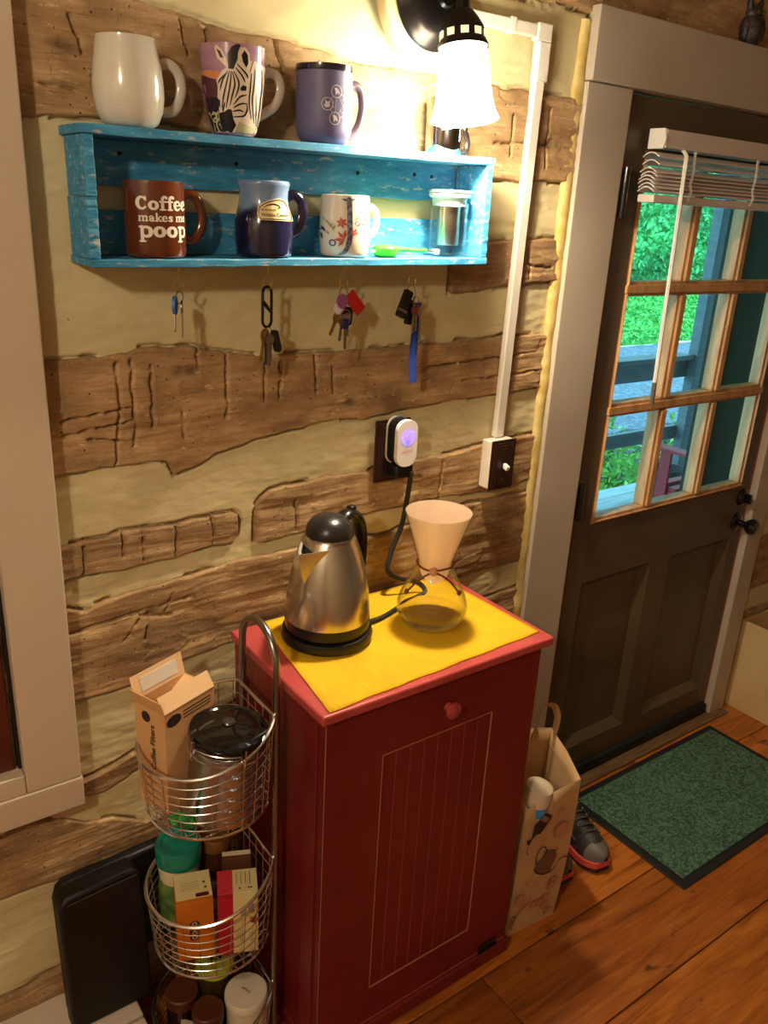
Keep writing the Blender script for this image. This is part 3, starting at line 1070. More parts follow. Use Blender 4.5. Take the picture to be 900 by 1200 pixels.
ol = thing('wall_outlet', 'dark wooden outlet plate on the log wall behind the plug-in device', 'outlet')
step_plate(ol, 1.042, 1.138, 1.190, 1.334, -0.018)
MB().box(1.07, 1.11, -0.0285, -0.019, 1.215, 1.31).build('socket', black_m, ol, smooth=False, bevel=0.002)

pg = thing('plug_in_device', 'white rounded plug-in unit with glowing blue light in the outlet', 'device', (1.092, -0.03, 1.29))


def rrect(w_, h, r, n=6):
    out = []
    for cx, cz, a0 in ((w_ / 2 - r, h / 2 - r, 0), (-w_ / 2 + r, h / 2 - r, PI / 2), (-w_ / 2 + r, -h / 2 + r, PI), (w_ / 2 - r, -h / 2 + r, 1.5 * PI)):
        for k in range(n + 1):
            a = a0 + PI / 2 * k / n
            out.append((cx + r * math.cos(a), cz + r * math.sin(a)))
    return out


MB().prism(rrect(0.057, 0.110, 0.025), -0.004, 0.0).build('grey_rim', mat('pale_grey_plastic', srgb(196, 188, 182), 0.4), pg, bevel=0.001)
MB().prism(rrect(0.053, 0.104, 0.023), -0.032, -0.0045).build('back_shell', black_m, pg, bevel=0.002)
MB().prism(rrect(0.055, 0.106, 0.024), -0.044, -0.0325).build('front_cover', mat('white_device_plastic', srgb(226, 216, 214), 0.35), pg, bevel=0.004, seg=3)
m = MB()
m.sphere((0, -0.044, 0.014), 0.0075, 16, 10, (1, 0.5, 1))
m.build('indicator_light', mat('blue_led', srgb(30, 20, 255), 0.3, emit=(0.06, 0.03, 1.0, 1), estr=9.0), pg)
P = Print()
P.disc(0, 0, 0.0195, 28)
gm, nt, b = newmat('blue_lit_plastic', 0.4)
tc = nt.nodes.new('ShaderNodeTexCoord')
b.inputs['Base Color'].default_value = srgb(190, 180, 220)
b.inputs['Emission Color'].default_value = (0.16, 0.10, 1.0, 1)
b.inputs['Emission Strength'].default_value = 1.1
P.build('painted_led_glow', gm, pg, flat_map((0.001, -0.0442, 0.014), (1, 0, 0), (0, 0, 1)), 0.0003)  # emissive disc paints the glow of the LED onto the cover
P = Print()
for k in range(6):
    P.stroke([(-0.013 + k * 0.005, -0.002), (-0.012 + k * 0.005, 0.002)], 0.002)
P.build('faint_print', mat('pale_red_print', srgb(226, 150, 140), 0.5), pg, flat_map((0, -0.0442, -0.018), (1, 0, 0), (0, 0, 1)), 0.0004)


# ------------------------------------------------------------------ blue crate shelf
SX, SZ, SLOPE = 0.415, 1.666, 0.011
shf = thing('crate_shelf', 'weathered turquoise wooden crate hung sideways as a wall shelf', 'shelf', (SX, 0, SZ), rot=(0, -SLOPE, 0))
SW = 0.828
FR, BK = -0.112, -0.014


def worn_board(name, x0, x1, y0, y1, z0, z1, seed, par=None):
    """board with slightly chewed edges"""
    m = MB()
    n = 24
    r = random.Random(seed)
    lon = (x1 - x0) > (z1 - z0)
    vs = []
    for k in range(n + 1):
        t = k / n
        j = [r.uniform(-0.0007, 0.0007) for _ in range(4)]
        if lon:
            x = x0 + (x1 - x0) * t
            vs += [(x, y0 + j[0], z0 + j[1]), (x, y1, z0), (x, y1, z1), (x, y0 + j[2], z1 + j[3])]
        else:
            z = z0 + (z1 - z0) * t
            vs += [(x0 + j[0], y0 + j[1], z), (x1 + j[2], y0 + j[3], z), (x1, y1, z), (x0, y1, z)]
    fs = []
    for k in range(n):
        for q in range(4):
            p = (q + 1) % 4
            f = (4 * k + q, 4 * k + p, 4 * k + 4 + p, 4 * k + 4 + q)
            fs.append(tuple(reversed(f)) if lon else f)
    fs.append((0, 1, 2, 3) if lon else (3, 2, 1, 0))
    e = 4 * n
    fs.append((e + 3, e + 2, e + 1, e) if lon else (e, e + 1, e + 2, e + 3))
    m.add(vs, fs)
    return m.build(name, blue_m, par or shf, smooth=False, bevel=0.001, seg=1)


worn_board('top_board', -0.002, SW + 0.002, FR, BK + 0.009, 0.193, 0.207, 1)
worn_board('bottom_board', 0.0, SW, FR - 0.001, BK + 0.009, 0.0, 0.0125, 2)
worn_board('end_board', 0.0, 0.0165, FR + 0.001, BK, 0.013, 0.104, 3)
worn_board('end_board', 0.002, 0.0175, FR + 0.001, BK, 0.105, 0.1925, 4)
worn_board('end_board', SW - 0.0165, SW, FR + 0.001, BK, 0.013, 0.1925, 5)
worn_board('back_slat', 0.018, SW - 0.017, BK + 0.0005, BK + 0.0085, 0.013, 0.084, 6)
worn_board('back_slat', 0.018, SW - 0.017, BK + 0.0005, BK + 0.0085, 0.122, 0.1925, 7)
for x, z in ((0.09, 0.172), (0.30, 0.168), (0.56, 0.166), (0.70, 0.17), (0.745, 0.168)):
    MB().lathe([(0, 0), (0.004, 0), (0.0035, 0.0012), (0, 0.0008)], 10, Matrix.Translation((x, BK, z)) @ RY).build('screw', bronze_m, shf)


def ztop(x):
    return SZ + 0.2085 + SLOPE * (x - SX)


def zbot(x):
    return SZ + 0.0142 + SLOPE * (x - SX)


# ------------------------------------------------------------------ mugs
def mug(name, label, loc, outer, material, handle, th=0.005, inner_m=None, handle_m=None, cat='mug', hr=0.0055, squash=(1.0, 1.5), group=None):
    t = thing(name, label, cat, loc, 0, group, rot=(0, -SLOPE, 0))
    m = MB()
    prof = [(0, 0.0)] + outer
    r_, z_ = outer[-1]
    inn = [(r_ - th * 0.5, z_ + 0.0005), (r_ - th, z_ - 0.001)] + [(max(r - th, 0.004), max(z, 0.006)) for r, z in reversed(outer[:-1])] + [(0, 0.006)]
    m.lathe(prof + inn, 48)
    m.build('body', material, t, angle=60)
    if handle:
        m = MB()
        m.tube(spline(handle, 8), hr, 10, squash=squash, up=(0, 1, 0))
        m.build('handle', handle_m or material, t)
    return t


def view_map(prof, xc, rf, yt, yb, h, ang):
    """print traced in crop pixels seen at an angle, laid round the body"""
    zs = [p[1] for p in prof]
    rs = [p[0] for p in prof]
    ys_ = [q[0] for q in rf]
    rr = [q[1] for q in rf]

    def fn(u, v, lift):
        z = h * (yb - v) / (yb - yt)
        s = max(-0.985, min(0.985, (u - xc) / float(np.interp(v, ys_, rr))))
        a = -PI / 2 + math.asin(s) - ang
        r = float(np.interp(z, zs, rs)) + lift
        return (r * math.cos(a), r * math.sin(a), z)
    return fn


MY = -0.062
# plain off-white mug
speck_m = mat('speckled_cream_glaze', srgb(214, 208, 194), 0.18, col2=srgb(204, 197, 182), nscale=12, coat=0.5)
o1 = [(0.034, 0.0), (0.043, 0.006), (0.0505, 0.022), (0.054, 0.042), (0.0545, 0.060), (0.052, 0.085), (0.048, 0.108), (0.0455, 0.122), (0.0455, 0.1255)]
mug('coffee_mug', 'plain cream rounded mug at the window end of the shelf top', (0.507, MY, ztop(0.507)), o1, speck_m,
    [(0.049, 0, 0.092), (0.066, 0, 0.097), (0.083, 0, 0.084), (0.086, 0, 0.058), (0.074, 0, 0.032), (0.052, 0, 0.026)], handle_m=speck_m)

# zebra mug
o2 = [(0.030, 0.0), (0.036, 0.004), (0.041, 0.020), (0.046, 0.040), (0.050, 0.065), (0.0525, 0.095), (0.0535, 0.120), (0.054, 0.134)]
zeb_m = mat('mauve_sky_glaze', srgb(150, 112, 150), 0.2, col2=srgb(176, 136, 150), nscale=9, stretch=(1, 1, 5), coat=0.5)
zm = mug('zebra_mug', 'tapered mug printed with a zebra head and a purple sunset', (0.686, MY, ztop(0.686)), o2, zeb_m,
         [(0.052, 0, 0.098), (0.066, 0, 0.104), (0.084, 0, 0.098), (0.089, 0, 0.078), (0.078, 0, 0.055), (0.060, 0, 0.042), (0.045, 0, 0.034)],
         handle_m=mat('cream_glaze', srgb(206, 194, 176), 0.2, coat=0.5))
zf = view_map(o2, 388, [(115, 268), (300, 260), (500, 245), (640, 212), (800, 160)], 118, 805, 0.134, 0.452)
zd_m = mat('zebra_dark_print', srgb(34, 24, 24), 0.25, coat=0.4)
zw_m = mat('zebra_cream_print', srgb(222, 206, 186), 0.25, coat=0.4)


def zp(name, shapes, material, lift):
    P = Print()
    for s in shapes:
        P.poly(s, 40)
    P.build(name, material, zm, zf, lift)


zp('sunset_print', [[(122, 318), (200, 322), (262, 325), (300, 360), (290, 390), (250, 388), (190, 372), (150, 350), (126, 345)]], mat('sunset_orange_print', srgb(212, 138, 90), 0.25), 0.0004)
zp('land_print', [[(128, 346), (160, 356), (200, 376), (255, 392), (275, 520), (280, 640), (190, 640), (165, 520), (140, 430)]], mat('dusk_brown_print', srgb(92, 56, 66), 0.25), 0.00045)
zp('ground_print', [[(160, 520), (275, 525), (280, 600), (300, 700), (340, 800), (250, 800), (215, 720), (185, 630)]], mat('night_print', srgb(44, 36, 44), 0.25), 0.0005)
zp('grass_print', [[(192, 632), (270, 622), (285, 720), (312, 790), (245, 775), (230, 700)], [(390, 798), (430, 705), (510, 680), (545, 740), (550, 800)]], mat('dry_grass_print', srgb(186, 180, 136), 0.3), 0.00055)
zp('zebra_head', [[(258, 400), (300, 330), (340, 300), (352, 210), (400, 150), (440, 190), (530, 240), (560, 235), (648, 262), (640, 480), (605, 680), (552, 790), (540, 735), (510, 680), (430, 700), (392, 780), (335, 785), (285, 722), (275, 600), (285, 560), (262, 520), (268, 440)],
                  [(248, 160), (262, 138), (300, 170), (335, 230), (345, 305), (310, 275), (268, 235)],
                  [(428, 200), (448, 150), (488, 146), (520, 188), (524, 280), (494, 312), (450, 275)]], zw_m, 0.0007)
zp('mane_and_muzzle', [[(347, 205), (380, 150), (420, 128), (452, 130), (430, 180), (424, 240), (392, 312), (352, 310)],
                       [(278, 640), (320, 628), (345, 608), (372, 612), (384, 680), (404, 728), (372, 786), (322, 772), (285, 722)],
                       [(456, 205), (480, 168), (505, 200), (507, 262), (490, 294), (464, 250)],
                       [(440, 452), (462, 424), (492, 430), (488, 462), (450, 468)],
                       [(262, 165), (292, 185), (318, 235), (290, 230)]], zd_m, 0.0010)
P = Print()
for s in ([(360, 330), (335, 420), (310, 520), (300, 600)], [(345, 330), (305, 400), (285, 470)], [(375, 330), (365, 420), (345, 520), (330, 600)], [(385, 335), (400, 420), (380, 500), (360, 580)],
          [(395, 330), (430, 400), (425, 460), (400, 520)], [(410, 300), (460, 360), (480, 400)], [(420, 270), (490, 340), (500, 370)], [(335, 345), (290, 390), (272, 420)],
          [(390, 570), (440, 512), (490, 495)], [(388, 595), (440, 565), (492, 558)], [(382, 625), (430, 612), (462, 622)], [(385, 665), (430, 660), (470, 648), (492, 600), (490, 555)],
          [(320, 560), (310, 600), (305, 630)], [(280, 540), (284, 600)]):
    P.stroke(s, [6, 13, 13, 5], n=6)
for s in ([(530, 330), (520, 450), (510, 560), (522, 670)], [(560, 300), (550, 420), (536, 540), (540, 700)], [(590, 290), (585, 420), (566, 560), (553, 720)], [(615, 290), (615, 420), (596, 560), (562, 735)], [(640, 300), (638, 420), (618, 560), (576, 730)], [(545, 240), (520, 320)]):
    P.stroke(s, [5, 11, 11, 4], n=6)
P.build('zebra_stripes', zd_m, zm, zf, 0.0010)

# lavender mug with bird emblems
o3 = [(0.036, 0.0), (0.041, 0.003), (0.048, 0.014), (0.0505, 0.026), (0.0508, 0.060), (0.0505, 0.116), (0.0505, 0.126)]
lav_m = mat('matte_lavender_glaze', srgb(106, 104, 142), 0.45, col2=srgb(98, 95, 132), nscale=6)
nav_m = mat('navy_glaze', srgb(30, 26, 44), 0.2, coat=0.5)
lm = mug('emblem_mug', 'lavender blue mug with dark rim and a ring of round bird emblems', (0.864, MY, ztop(0.864)), o3, lav_m,
         [(0.049, 0, 0.097), (0.064, 0, 0.102), (0.078, 0, 0.094), (0.083, 0, 0.068), (0.076, 0, 0.038), (0.062, 0, 0.020), (0.047, 0, 0.016)],
         handle_m=mat('brown_lavender_glaze', srgb(92, 74, 84), 0.3, coat=0.4), squash=(1.0, 1.6))
MB().lathe([(0.0509, 0.116), (0.0514, 0.118), (0.0512, 0.1265), (0.048, 0.1268), (0.0455, 0.125), (0.0453, 0.117)], 48).build('rim_band', nav_m, lm)
cm = cyl_map(o3)
P = Print()
rim_pts = [(0.0225 * math.cos(PI / 2 + 0.25 + 2 * PI * k / 5), 0.061 + 0.0225 * math.sin(PI / 2 + 0.25 + 2 * PI * k / 5)) for k in range(5)]
for k, (x, y) in enumerate(rim_pts):
    P.ring(x, y, 0.0098, 0.0011)
    x2, y2 = rim_pts[(k + 1) % 5]
    x3, y3 = rim_pts[(k + 2) % 5]

    def cut(xa, ya, xb, yb):
        d = math.hypot(xb - xa, yb - ya)
        f = 0.0102 / d
        return [(xa + (xb - xa) * f, ya + (yb - ya) * f), (xb - (xb - xa) * f, yb - (yb - ya) * f)]
    P.stroke(cut(x, y, x2, y2), 0.0007)
    P.stroke(cut(x, y, x3, y3), 0.0006)
    r = random.Random(k)
    P.poly([(x - 0.006, y - 0.003), (x - 0.001, y - 0.006), (x + 0.005, y - 0.004), (x + 0.004, y + 0.001), (x + 0.006, y + 0.006), (x + 0.001, y + 0.003), (x - 0.004, y + 0.006), (x - 0.003, y + 0.001)][:: (1 if k % 2 else -1)] if k % 2 else
           [(x - 0.005, y + 0.005), (x - 0.001, y + 0.006), (x + 0.004, y + 0.002), (x + 0.006, y - 0.005), (x + 0.001, y - 0.002), (x - 0.002, y - 0.006), (x - 0.003, y + 0.001)])
P.build('emblem_print', mat('pale_emblem_print', srgb(216, 208, 212), 0.4), lm, cm, 0.0005)

# polished steel mug behind the lamp
o5 = [(0.033, 0.0), (0.036, 0.003), (0.037, 0.02), (0.037, 0.080), (0.0375, 0.098), (0.0385, 0.102)]
stm = mug('steel_mug', 'polished steel mug on the shelf top under the lamp shade', (1.150, -0.055, ztop(1.150)), o5, mat('polished_steel', srgb(150, 146, 146), 0.08, 1.0),
          [(0.036, 0, 0.056), (0.048, 0, 0.060), (0.060, 0, 0.064), (0.056, 0, 0.050), (0.064, 0, 0.030), (0.062, 0, 0.014), (0.050, 0, 0.008), (0.036, 0, 0.012)],
          th=0.002, handle_m=mat('dark_handle', srgb(40, 36, 36), 0.25, coat=0.4), hr=0.004, squash=(1, 1.4))
P = Print()
for k in range(4):
    P.stroke([(0.012, 0.026 + k * 0.006), (0.014, 0.029 + k * 0.006)], 0.0028)
P.build('white_marks', white_m, stm, cyl_map(o5), 0.0004)

# brown lettered mug
GL = {
    'o': (1.05, [([(0.5 + 0.34 * math.cos(a), 0.5 + 0.37 * math.sin(a)) for a in np.linspace(0, 2 * PI, 16, endpoint=False)], [.36, .30, .22, .30, .36, .30, .22, .30, .36], True)]),
    'C': (1.22, [([(0.62 + 0.46 * math.cos(a), 0.72 + 0.58 * math.sin(a)) for a in np.linspace(math.radians(42), math.radians(318), 12)], [.26, .2, .3, .42, .42, .3, .2, .2], False), ([(0.98, 1.34), (1.0, 0.98)], .15, False)]),
    'f': (0.74, [([(0.32, 0.12), (0.32, 1.1)], .30, False), ([(0.32, 1.0), (0.37, 1.28), (0.55, 1.38), (0.70, 1.28)], [.30, .26, .22, .30], False), ([(0.08, 0.88), (0.66, 0.88)], .17, False), ([(0.10, 0.08), (0.58, 0.08)], .16, False)]),
    'e': (1.0, [([(0.22, 0.52), (0.84, 0.52)], .13, False), ([(0.83, 0.55), (0.72, 0.84), (0.48, 0.92), (0.22, 0.78), (0.15, 0.48), (0.27, 0.17), (0.54, 0.08), (0.85, 0.22)], [.2, .22, .2, .3, .36, .3, .2, .16], False)]),
    'm': (1.68, [([(x, 0.1), (x, 0.85)], .27, False) for x in (0.25, 0.82, 1.38)] + [([(x - 0.5, 0.7), (x - 0.3, 0.9), (x - 0.08, 0.86), (x, 0.6)], [.14, .2, .26, .27], False) for x in (0.82, 1.38)] + [([(x - 0.2, 0.08), (x + 0.2, 0.08)], .15, False) for x in (0.25, 0.82, 1.38)] + [([(0.08, 0.9), (0.25, 0.9)], .15, False)]),
    'a': (1.0, [([(0.4 + 0.23 * math.cos(a), 0.3 + 0.2 * math.sin(a)) for a in np.linspace(0, 2 * PI, 12, endpoint=False)], .22, True), ([(0.7, 0.12), (0.7, 0.62)], .27, False), ([(0.16, 0.74), (0.35, 0.92), (0.58, 0.88), (0.7, 0.6)], [.26, .2, .22, .27], False), ([(0.7, 0.1), (0.92, 0.1)], .15, False)]),
    'k': (1.02, [([(0.25, 0.1), (0.25, 1.4)], .28, False), ([(0.06, 0.08), (0.44, 0.08)], .15, False), ([(0.36, 0.45), (0.78, 0.86)], .17, False), ([(0.46, 0.52), (0.82, 0.12)], .27, False), ([(0.62, 0.9), (0.94, 0.9)], .14, False), ([(0.7, 0.08), (1.0, 0.08)], .14, False)]),
    's': (0.88, [([(0.72, 0.78), (0.45, 0.92), (0.22, 0.74), (0.45, 0.53), (0.70, 0.28), (0.48, 0.08), (0.16, 0.22)], [.26, .22, .28, .3, .28, .22, .26], False)]),
    'p': (1.16, [([(0.27, -0.30), (0.27, 0.9)], .29, False), ([(0.05, -0.34), (0.52, -0.34)], .15, False), ([(0.06, 0.9), (0.27, 0.9)], .16, False), ([(0.3, 0.78), (0.6, 0.9), (0.9, 0.75), (0.96, 0.48), (0.88, 0.2), (0.6, 0.08), (0.34, 0.2)], [.18, .22, .3, .36, .3, .22, .18], False)]),
    ' ': (0.5, []),
}


def fat_text(P, s, xh, xs_, base):
    tot = sum(GL[c][0] for c in s) * xh * xs_
    x = -tot / 2
    for c in s:
        adv, st = GL[c]
        for pts, wd_, cl in st:
            V, F = ribbon(pts, wd_, 6, cl)
            P.add(V, F, sx=xh * xs_, sy=xh, ox=x, oy=base)
        x += adv * xh * xs_


o6 = [(0.046, 0.0), (0.0485, 0.003), (0.0495, 0.008), (0.0495, 0.060), (0.0495, 0.112), (0.0490, 0.118)]
br_m = mat('brown_glaze', srgb(98, 46, 22), 0.16, col2=srgb(88, 40, 18), nscale=5, coat=0.6)
bm_ = mug('lettered_mug', 'brown mug with bold white lettering on the lower shelf', (0.540, -0.063, zbot(0.540)), o6, br_m,
          [(0.048, 0, 0.096), (0.060, 0, 0.100), (0.076, 0, 0.092), (0.084, 0, 0.068), (0.080, 0, 0.042), (0.064, 0, 0.024), (0.047, 0, 0.028)], hr=0.006, squash=(1.0, 1.3))
P = Print()
fat_text(P, 'Coffee', 0.0150, 1.10, 0.0735)
fat_text(P, 'makes me', 0.0088, 1.16, 0.0565)
fat_text(P, 'poop', 0.0178, 1.13, 0.0320)
P.build('lettering', mat('white_mug_print', srgb(226, 214, 200), 0.4), bm_, cyl_map(o6), 0.0006)

# blue stoneware mug with badge
o7 = [(0.044, 0.0), (0.050, 0.003), (0.0505, 0.008), (0.0515, 0.020), (0.0530, 0.040), (0.0525, 0.058), (0.0490, 0.074), (0.0445, 0.088), (0.0432, 0.100), (0.0438, 0.112), (0.0462, 0.119), (0.0470, 0.124), (0.0455, 0.1275)]
nb_m, nt, b = newmat('two_tone_blue_glaze', 0.12)
b.inputs['Coat Weight'].default_value = 0.6
tc = nt.nodes.new('ShaderNodeTexCoord')
sp = nt.nodes.new('ShaderNodeSeparateXYZ')
nt.links.new(tc.outputs['Object'], sp.inputs[0])
ns = noise(nt, mapped(nt, (1, 1, 0.6)), 26.0, 3)
ad = nt.nodes.new('ShaderNodeMath')
ad.operation = 'MULTIPLY_ADD'
ad.inputs[1].default_value = 0.045
nt.links.new(ns, ad.inputs[0])
nt.links.new(sp.outputs['Z'], ad.inputs[2])
mp_ = nt.nodes.new('ShaderNodeMapRange')
mp_.inputs[1].default_value = 0.096
mp_.inputs[2].default_value = 0.110
nt.links.new(ad.outputs[0], mp_.inputs[0])
nt.links.new(ramp(nt, mp_.outputs[0], [(0.0, srgb(22, 22, 52)), (0.5, srgb(70, 82, 112)), (1.0, srgb(112, 136, 170))]), b.inputs['Base Color'])
wm = mug('badge_mug', 'dark blue pottery mug with pale blue neck and cream badge', (0.742, -0.064, zbot(0.742)), o7, nb_m,
         [(0.044, 0, 0.100), (0.060, 0, 0.106), (0.076, 0, 0.096), (0.080, 0, 0.072), (0.070, 0, 0.046), (0.052, 0, 0.036)], handle_m=mat('dark_navy_glaze', srgb(22, 20, 42), 0.14, coat=0.6), hr=0.0062)
wf = view_map(o7, 385, [(100, 285), (250, 265), (380, 300), (560, 322), (900, 310)], 100, 935, 0.1275, 0.49)
P = Print()
bdg = [(345, 522), (318, 460), (325, 385), (370, 340), (440, 308), (520, 288), (590, 292), (640, 330), (668, 400), (697, 530), (600, 526), (460, 522)]
P.poly(bdg, 40)
bd = P.build('badge', mat('cream_badge_clay', srgb(214, 190, 138), 0.4), wm, wf, 0.0016)
P = Print()
P.stroke([(360, 508), (336, 455), (342, 395), (380, 358), (445, 326), (520, 306), (585, 310), (628, 342), (654, 405), (680, 514), (600, 510), (460, 508)], 9, closed=True, n=3)
P.stroke([(380, 390), (430, 362), (500, 350), (560, 372), (540, 400), (580, 382), (640, 405)], [3, 10, 16, 14, 6, 10, 4])
P.build('badge_line', zd_m, bd, wf, 0.0020)
P = Print()
P.text('BLUE RIDGE', 30, 440, -412, offset=0.4)
P.text('Wildlife Center', 47, 508, -466, offset=0.6)
P.build('badge_lettering', zd_m, bd, lambda u, v, l: wf(u, -v, l), 0.0021)

# cream mug with flowered letter J
o8 = [(0.041, 0.0), (0.0445, 0.002), (0.0465, 0.008), (0.0480, 0.030), (0.0480, 0.055), (0.0470, 0.085), (0.0455, 0.110)]
cj_m = mat('cream_stoneware', srgb(224, 210, 190), 0.22, col2=srgb(214, 198, 176), nscale=5, coat=0.4)
jm = mug('flower_mug', 'cream mug with a floral letter J standing beside the green scoop', (0.915, -0.064, zbot(0.915)), o8, cj_m,
         [(0.046, 0, 0.086), (0.057, 0, 0.090), (0.070, 0, 0.082), (0.074, 0, 0.062), (0.066, 0, 0.044), (0.054, 0, 0.038), (0.045, 0, 0.042)], hr=0.005, squash=(1.0, 1.5))
for z in np.arange(0.006, 0.06, 0.006):
    pass
jf = view_map(o8, 340, [(95, 258), (400, 268), (755, 262)], 95, 752, 0.110, 0.572)
P = Print()
P.stroke([(305, 138), (372, 148), (440, 135)], [10, 34, 10])
P.stroke([(380, 140), (388, 260), (392, 400), (396, 520), (380, 620), (345, 690), (285, 722)], [56, 56, 56, 58, 54, 44, 16])
P.build('letter_print', mat('slate_letter_print', srgb(66, 66, 84), 0.4, col2=srgb(120, 120, 126), nscale=160, lo=0.45, hi=0.55), jm, jf, 0.0005)


def petal(P, x, y, L, wd_, a):
    P.poly([(x, y), (x + L * 0.5 * math.cos(a) - wd_ * math.sin(a), y + L * 0.5 * math.sin(a) + wd_ * math.cos(a)), (x + L * math.cos(a), y + L * math.sin(a)),
            (x + L * 0.5 * math.cos(a) + wd_ * math.sin(a), y + L * 0.5 * math.sin(a) - wd_ * math.cos(a))], 30)


P = Print()
for k in range(6):
    petal(P, 310, 385, 62, 17, k * PI / 3 + 0.3)
for a in (2.5, 3.3, 4.2, 5.0):
    petal(P, 340, 560, 110 if a > 3 else 100, 20, a - 0.2)
for k in range(4):
    petal(P, 440, 480, 45, 14, k * PI / 2 + 0.5)
petal(P, 545, 360, 40, 12, -0.8)
P.build('red_flower_print', mat('rust_flower_print', srgb(184, 70, 46), 0.4), jm, jf, 0.0007)
P = Print()
P.ring(218, 600, 30, 14)
petal(P, 90, 420, 90, 16, 0.9)
petal(P, 92, 490, 80, 14, 1.3)
petal(P, 80, 470, 50, 12, -0.6)
for x, y in ((505, 275), (530, 272), (515, 300)):
    P.disc(x, y, 9, 10)
P.ring(470, 385, 22, 8)
petal(P, 500, 405, 50, 9, -0.4)
P.build('blue_flower_print', mat('indigo_flower_print', srgb(66, 56, 104), 0.4), jm, jf, 0.0007)
P = Print()
for (x, y, a) in ((100, 330, 0.8), (130, 360, 0.6), (160, 380, 0.9), (150, 470, 1.0), (180, 440, -0.9), (205, 420, 1.1), (215, 460, -1.0), (455, 350, -1.0), (470, 410, -0.6), (585, 240, 1.2)):
    petal(P, x, y, 58, 11, a)
P.build('green_leaf_print', mat('olive_leaf_print', srgb(140, 140, 66), 0.4), jm, jf, 0.0006)

# glass tea mug with steel infuser
cg_m = pane_mat('clear_glass', (0.95, 0.98, 0.98, 1), 0.6, 2.5)
TX = 1.172
tm = thing('tea_infuser_mug', 'clear glass tea mug with steel infuser and pale lid', 'mug', (TX, -0.063, zbot(TX)), rot=(0, -SLOPE, 0))
m = MB()
m.lathe([(0, 0), (0.036, 0), (0.039, 0.004), (0.040, 0.012), (0.040, 0.105), (0.0385, 0.105), (0.0382, 0.012), (0.036, 0.007), (0, 0.007)], 40)
m.build('glass_body', cg_m, tm)
m = MB()
m.tube(spline([(0.039, 0, 0.088), (0.055, 0, 0.088), (0.072, 0, 0.076), (0.074, 0, 0.050), (0.062, 0, 0.030), (0.046, 0, 0.024), (0.039, 0, 0.034)], 7), 0.004, 10, squash=(1, 1.3), up=(0, 1, 0))
m.build('handle', pane_mat('glass_rod', (0.93, 0.96, 0.96, 1), 0.9, 1.2), tm)
m = MB()
m.lathe([(0, 0.022), (0.023, 0.022), (0.024, 0.024), (0.024, 0.100), (0.023, 0.100)], 32)
m.build('infuser', mat('fine_steel_mesh', srgb(178, 162, 146), 0.32, 1.0), tm)
m = MB()
m.lathe([(0.022, 0.098), (0.034, 0.098), (0.036, 0.112), (0.043, 0.116), (0.044, 0.119), (0.043, 0.122), (0, 0.122)], 40)
m.build('lid', mat('pale_frosted_lid', srgb(206, 214, 208), 0.3), tm)
m = MB()
m.lathe([(0.044, 0.1225), (0.046, 0.125), (0.044, 0.129), (0, 0.130)], 40)
m.build('lid_disc', mat('clear_lid', (0.9, 0.94, 0.94, 1), 0.06, trans=0.7), tm)

# green coffee scoop with blade handle
sg = thing('coffee_scoop', 'bright green plastic scoop lying on the shelf between two mugs', 'scoop', (1.005, -0.075, zbot(1.005)), rot=(0, -SLOPE, 0.0))
gr_m = mat('bright_green_plastic', srgb(52, 204, 40), 0.3)
m = MB()
m.lathe([(0, 0), (0.020, 0.0), (0.026, 0.004), (0.027, 0.014), (0.025, 0.018), (0.016, 0.022), (0, 0.023)], 32)
m.build('bowl', gr_m, sg)
m = MB()
m.tube([(0.02, 0, 0.013), (0.04, 0, 0.013), (0.10, 0, 0.011)], [0.010, 0.0075, 0.0065], 12, squash=(0.7, 1.2))
m.build('handle', gr_m, sg)
MB().tube([(0.10, 0, 0.010), (0.128, 0, 0.009)], 0.004, 10).build('shaft', steel_m, sg)
MB().box(0.122, 0.134, -0.007, 0.007, 0.003, 0.014).build('clip', mat('pale_blue_plastic', srgb(176, 190, 214), 0.3), sg, smooth=False, bevel=0.002)
MB().box(-0.034, -0.022, -0.005, 0.005, 0.006, 0.012).build('tab', mat('pale_green_plastic', srgb(186, 220, 170), 0.3), sg, smooth=False, bevel=0.002)

# ------------------------------------------------------------------ hooks and keys
HY = -0.070
silver_m = mat('nickel_key', srgb(170, 162, 150), 0.28, 1.0)
keybrass_m = mat('brass_key', srgb(190, 150, 84), 0.3, 1.0)


def hook(x, label):
    t = thing('cup_hook', label, 'hook', (x, HY, SZ + SLOPE * (x - SX) - 0.001), group='brass cup hooks under the crate shelf')
    m = MB()
    pts = [(0, 0, 0.0), (0, 0, -0.012), (-0.003, 0, -0.020), (-0.009, 0, -0.028), (-0.009, 0, -0.037), (-0.002, 0, -0.043), (0.006, 0, -0.040), (0.008, 0, -0.030)]
    m.tube(spline(pts, 5), 0.0017, 6)
    m.lathe([(0, 0), (0.004, 0), (0.003, -0.002), (0.0013, -0.004)], 10)
    m.build('wire', brass_m, t)
    return t


def key_mb(L, bow=0.011, teeth=True):
    """flat key hanging down from its hole at the origin"""
    m = MB()
    pts = [(bow * 0.9 * math.cos(a), -bow * 0.75 + bow * math.sin(a)) for a in np.linspace(-PI * 0.35, PI * 1.35, 15)]
    w_ = 0.0038
    bl_ = [(-w_, -bow * 1.7), (-w_, -L + 0.003), (-w_ * 0.2, -L)]
    if teeth:
        n = 5
        for k in range(n):
            z = -L + (L - bow * 1.9) * (k + 0.5) / n
            bl_ += [(w_ * (0.45 if k % 2 else 0.95), z), (w_ * 0.9 if k % 2 else w_ * 0.5, z + (L - bow * 1.9) / n * 0.5)]
    bl_ += [(w_, -bow * 1.75)]
    poly = pts + bl_
    m.prism(poly, -0.001, 0.001)
    return m


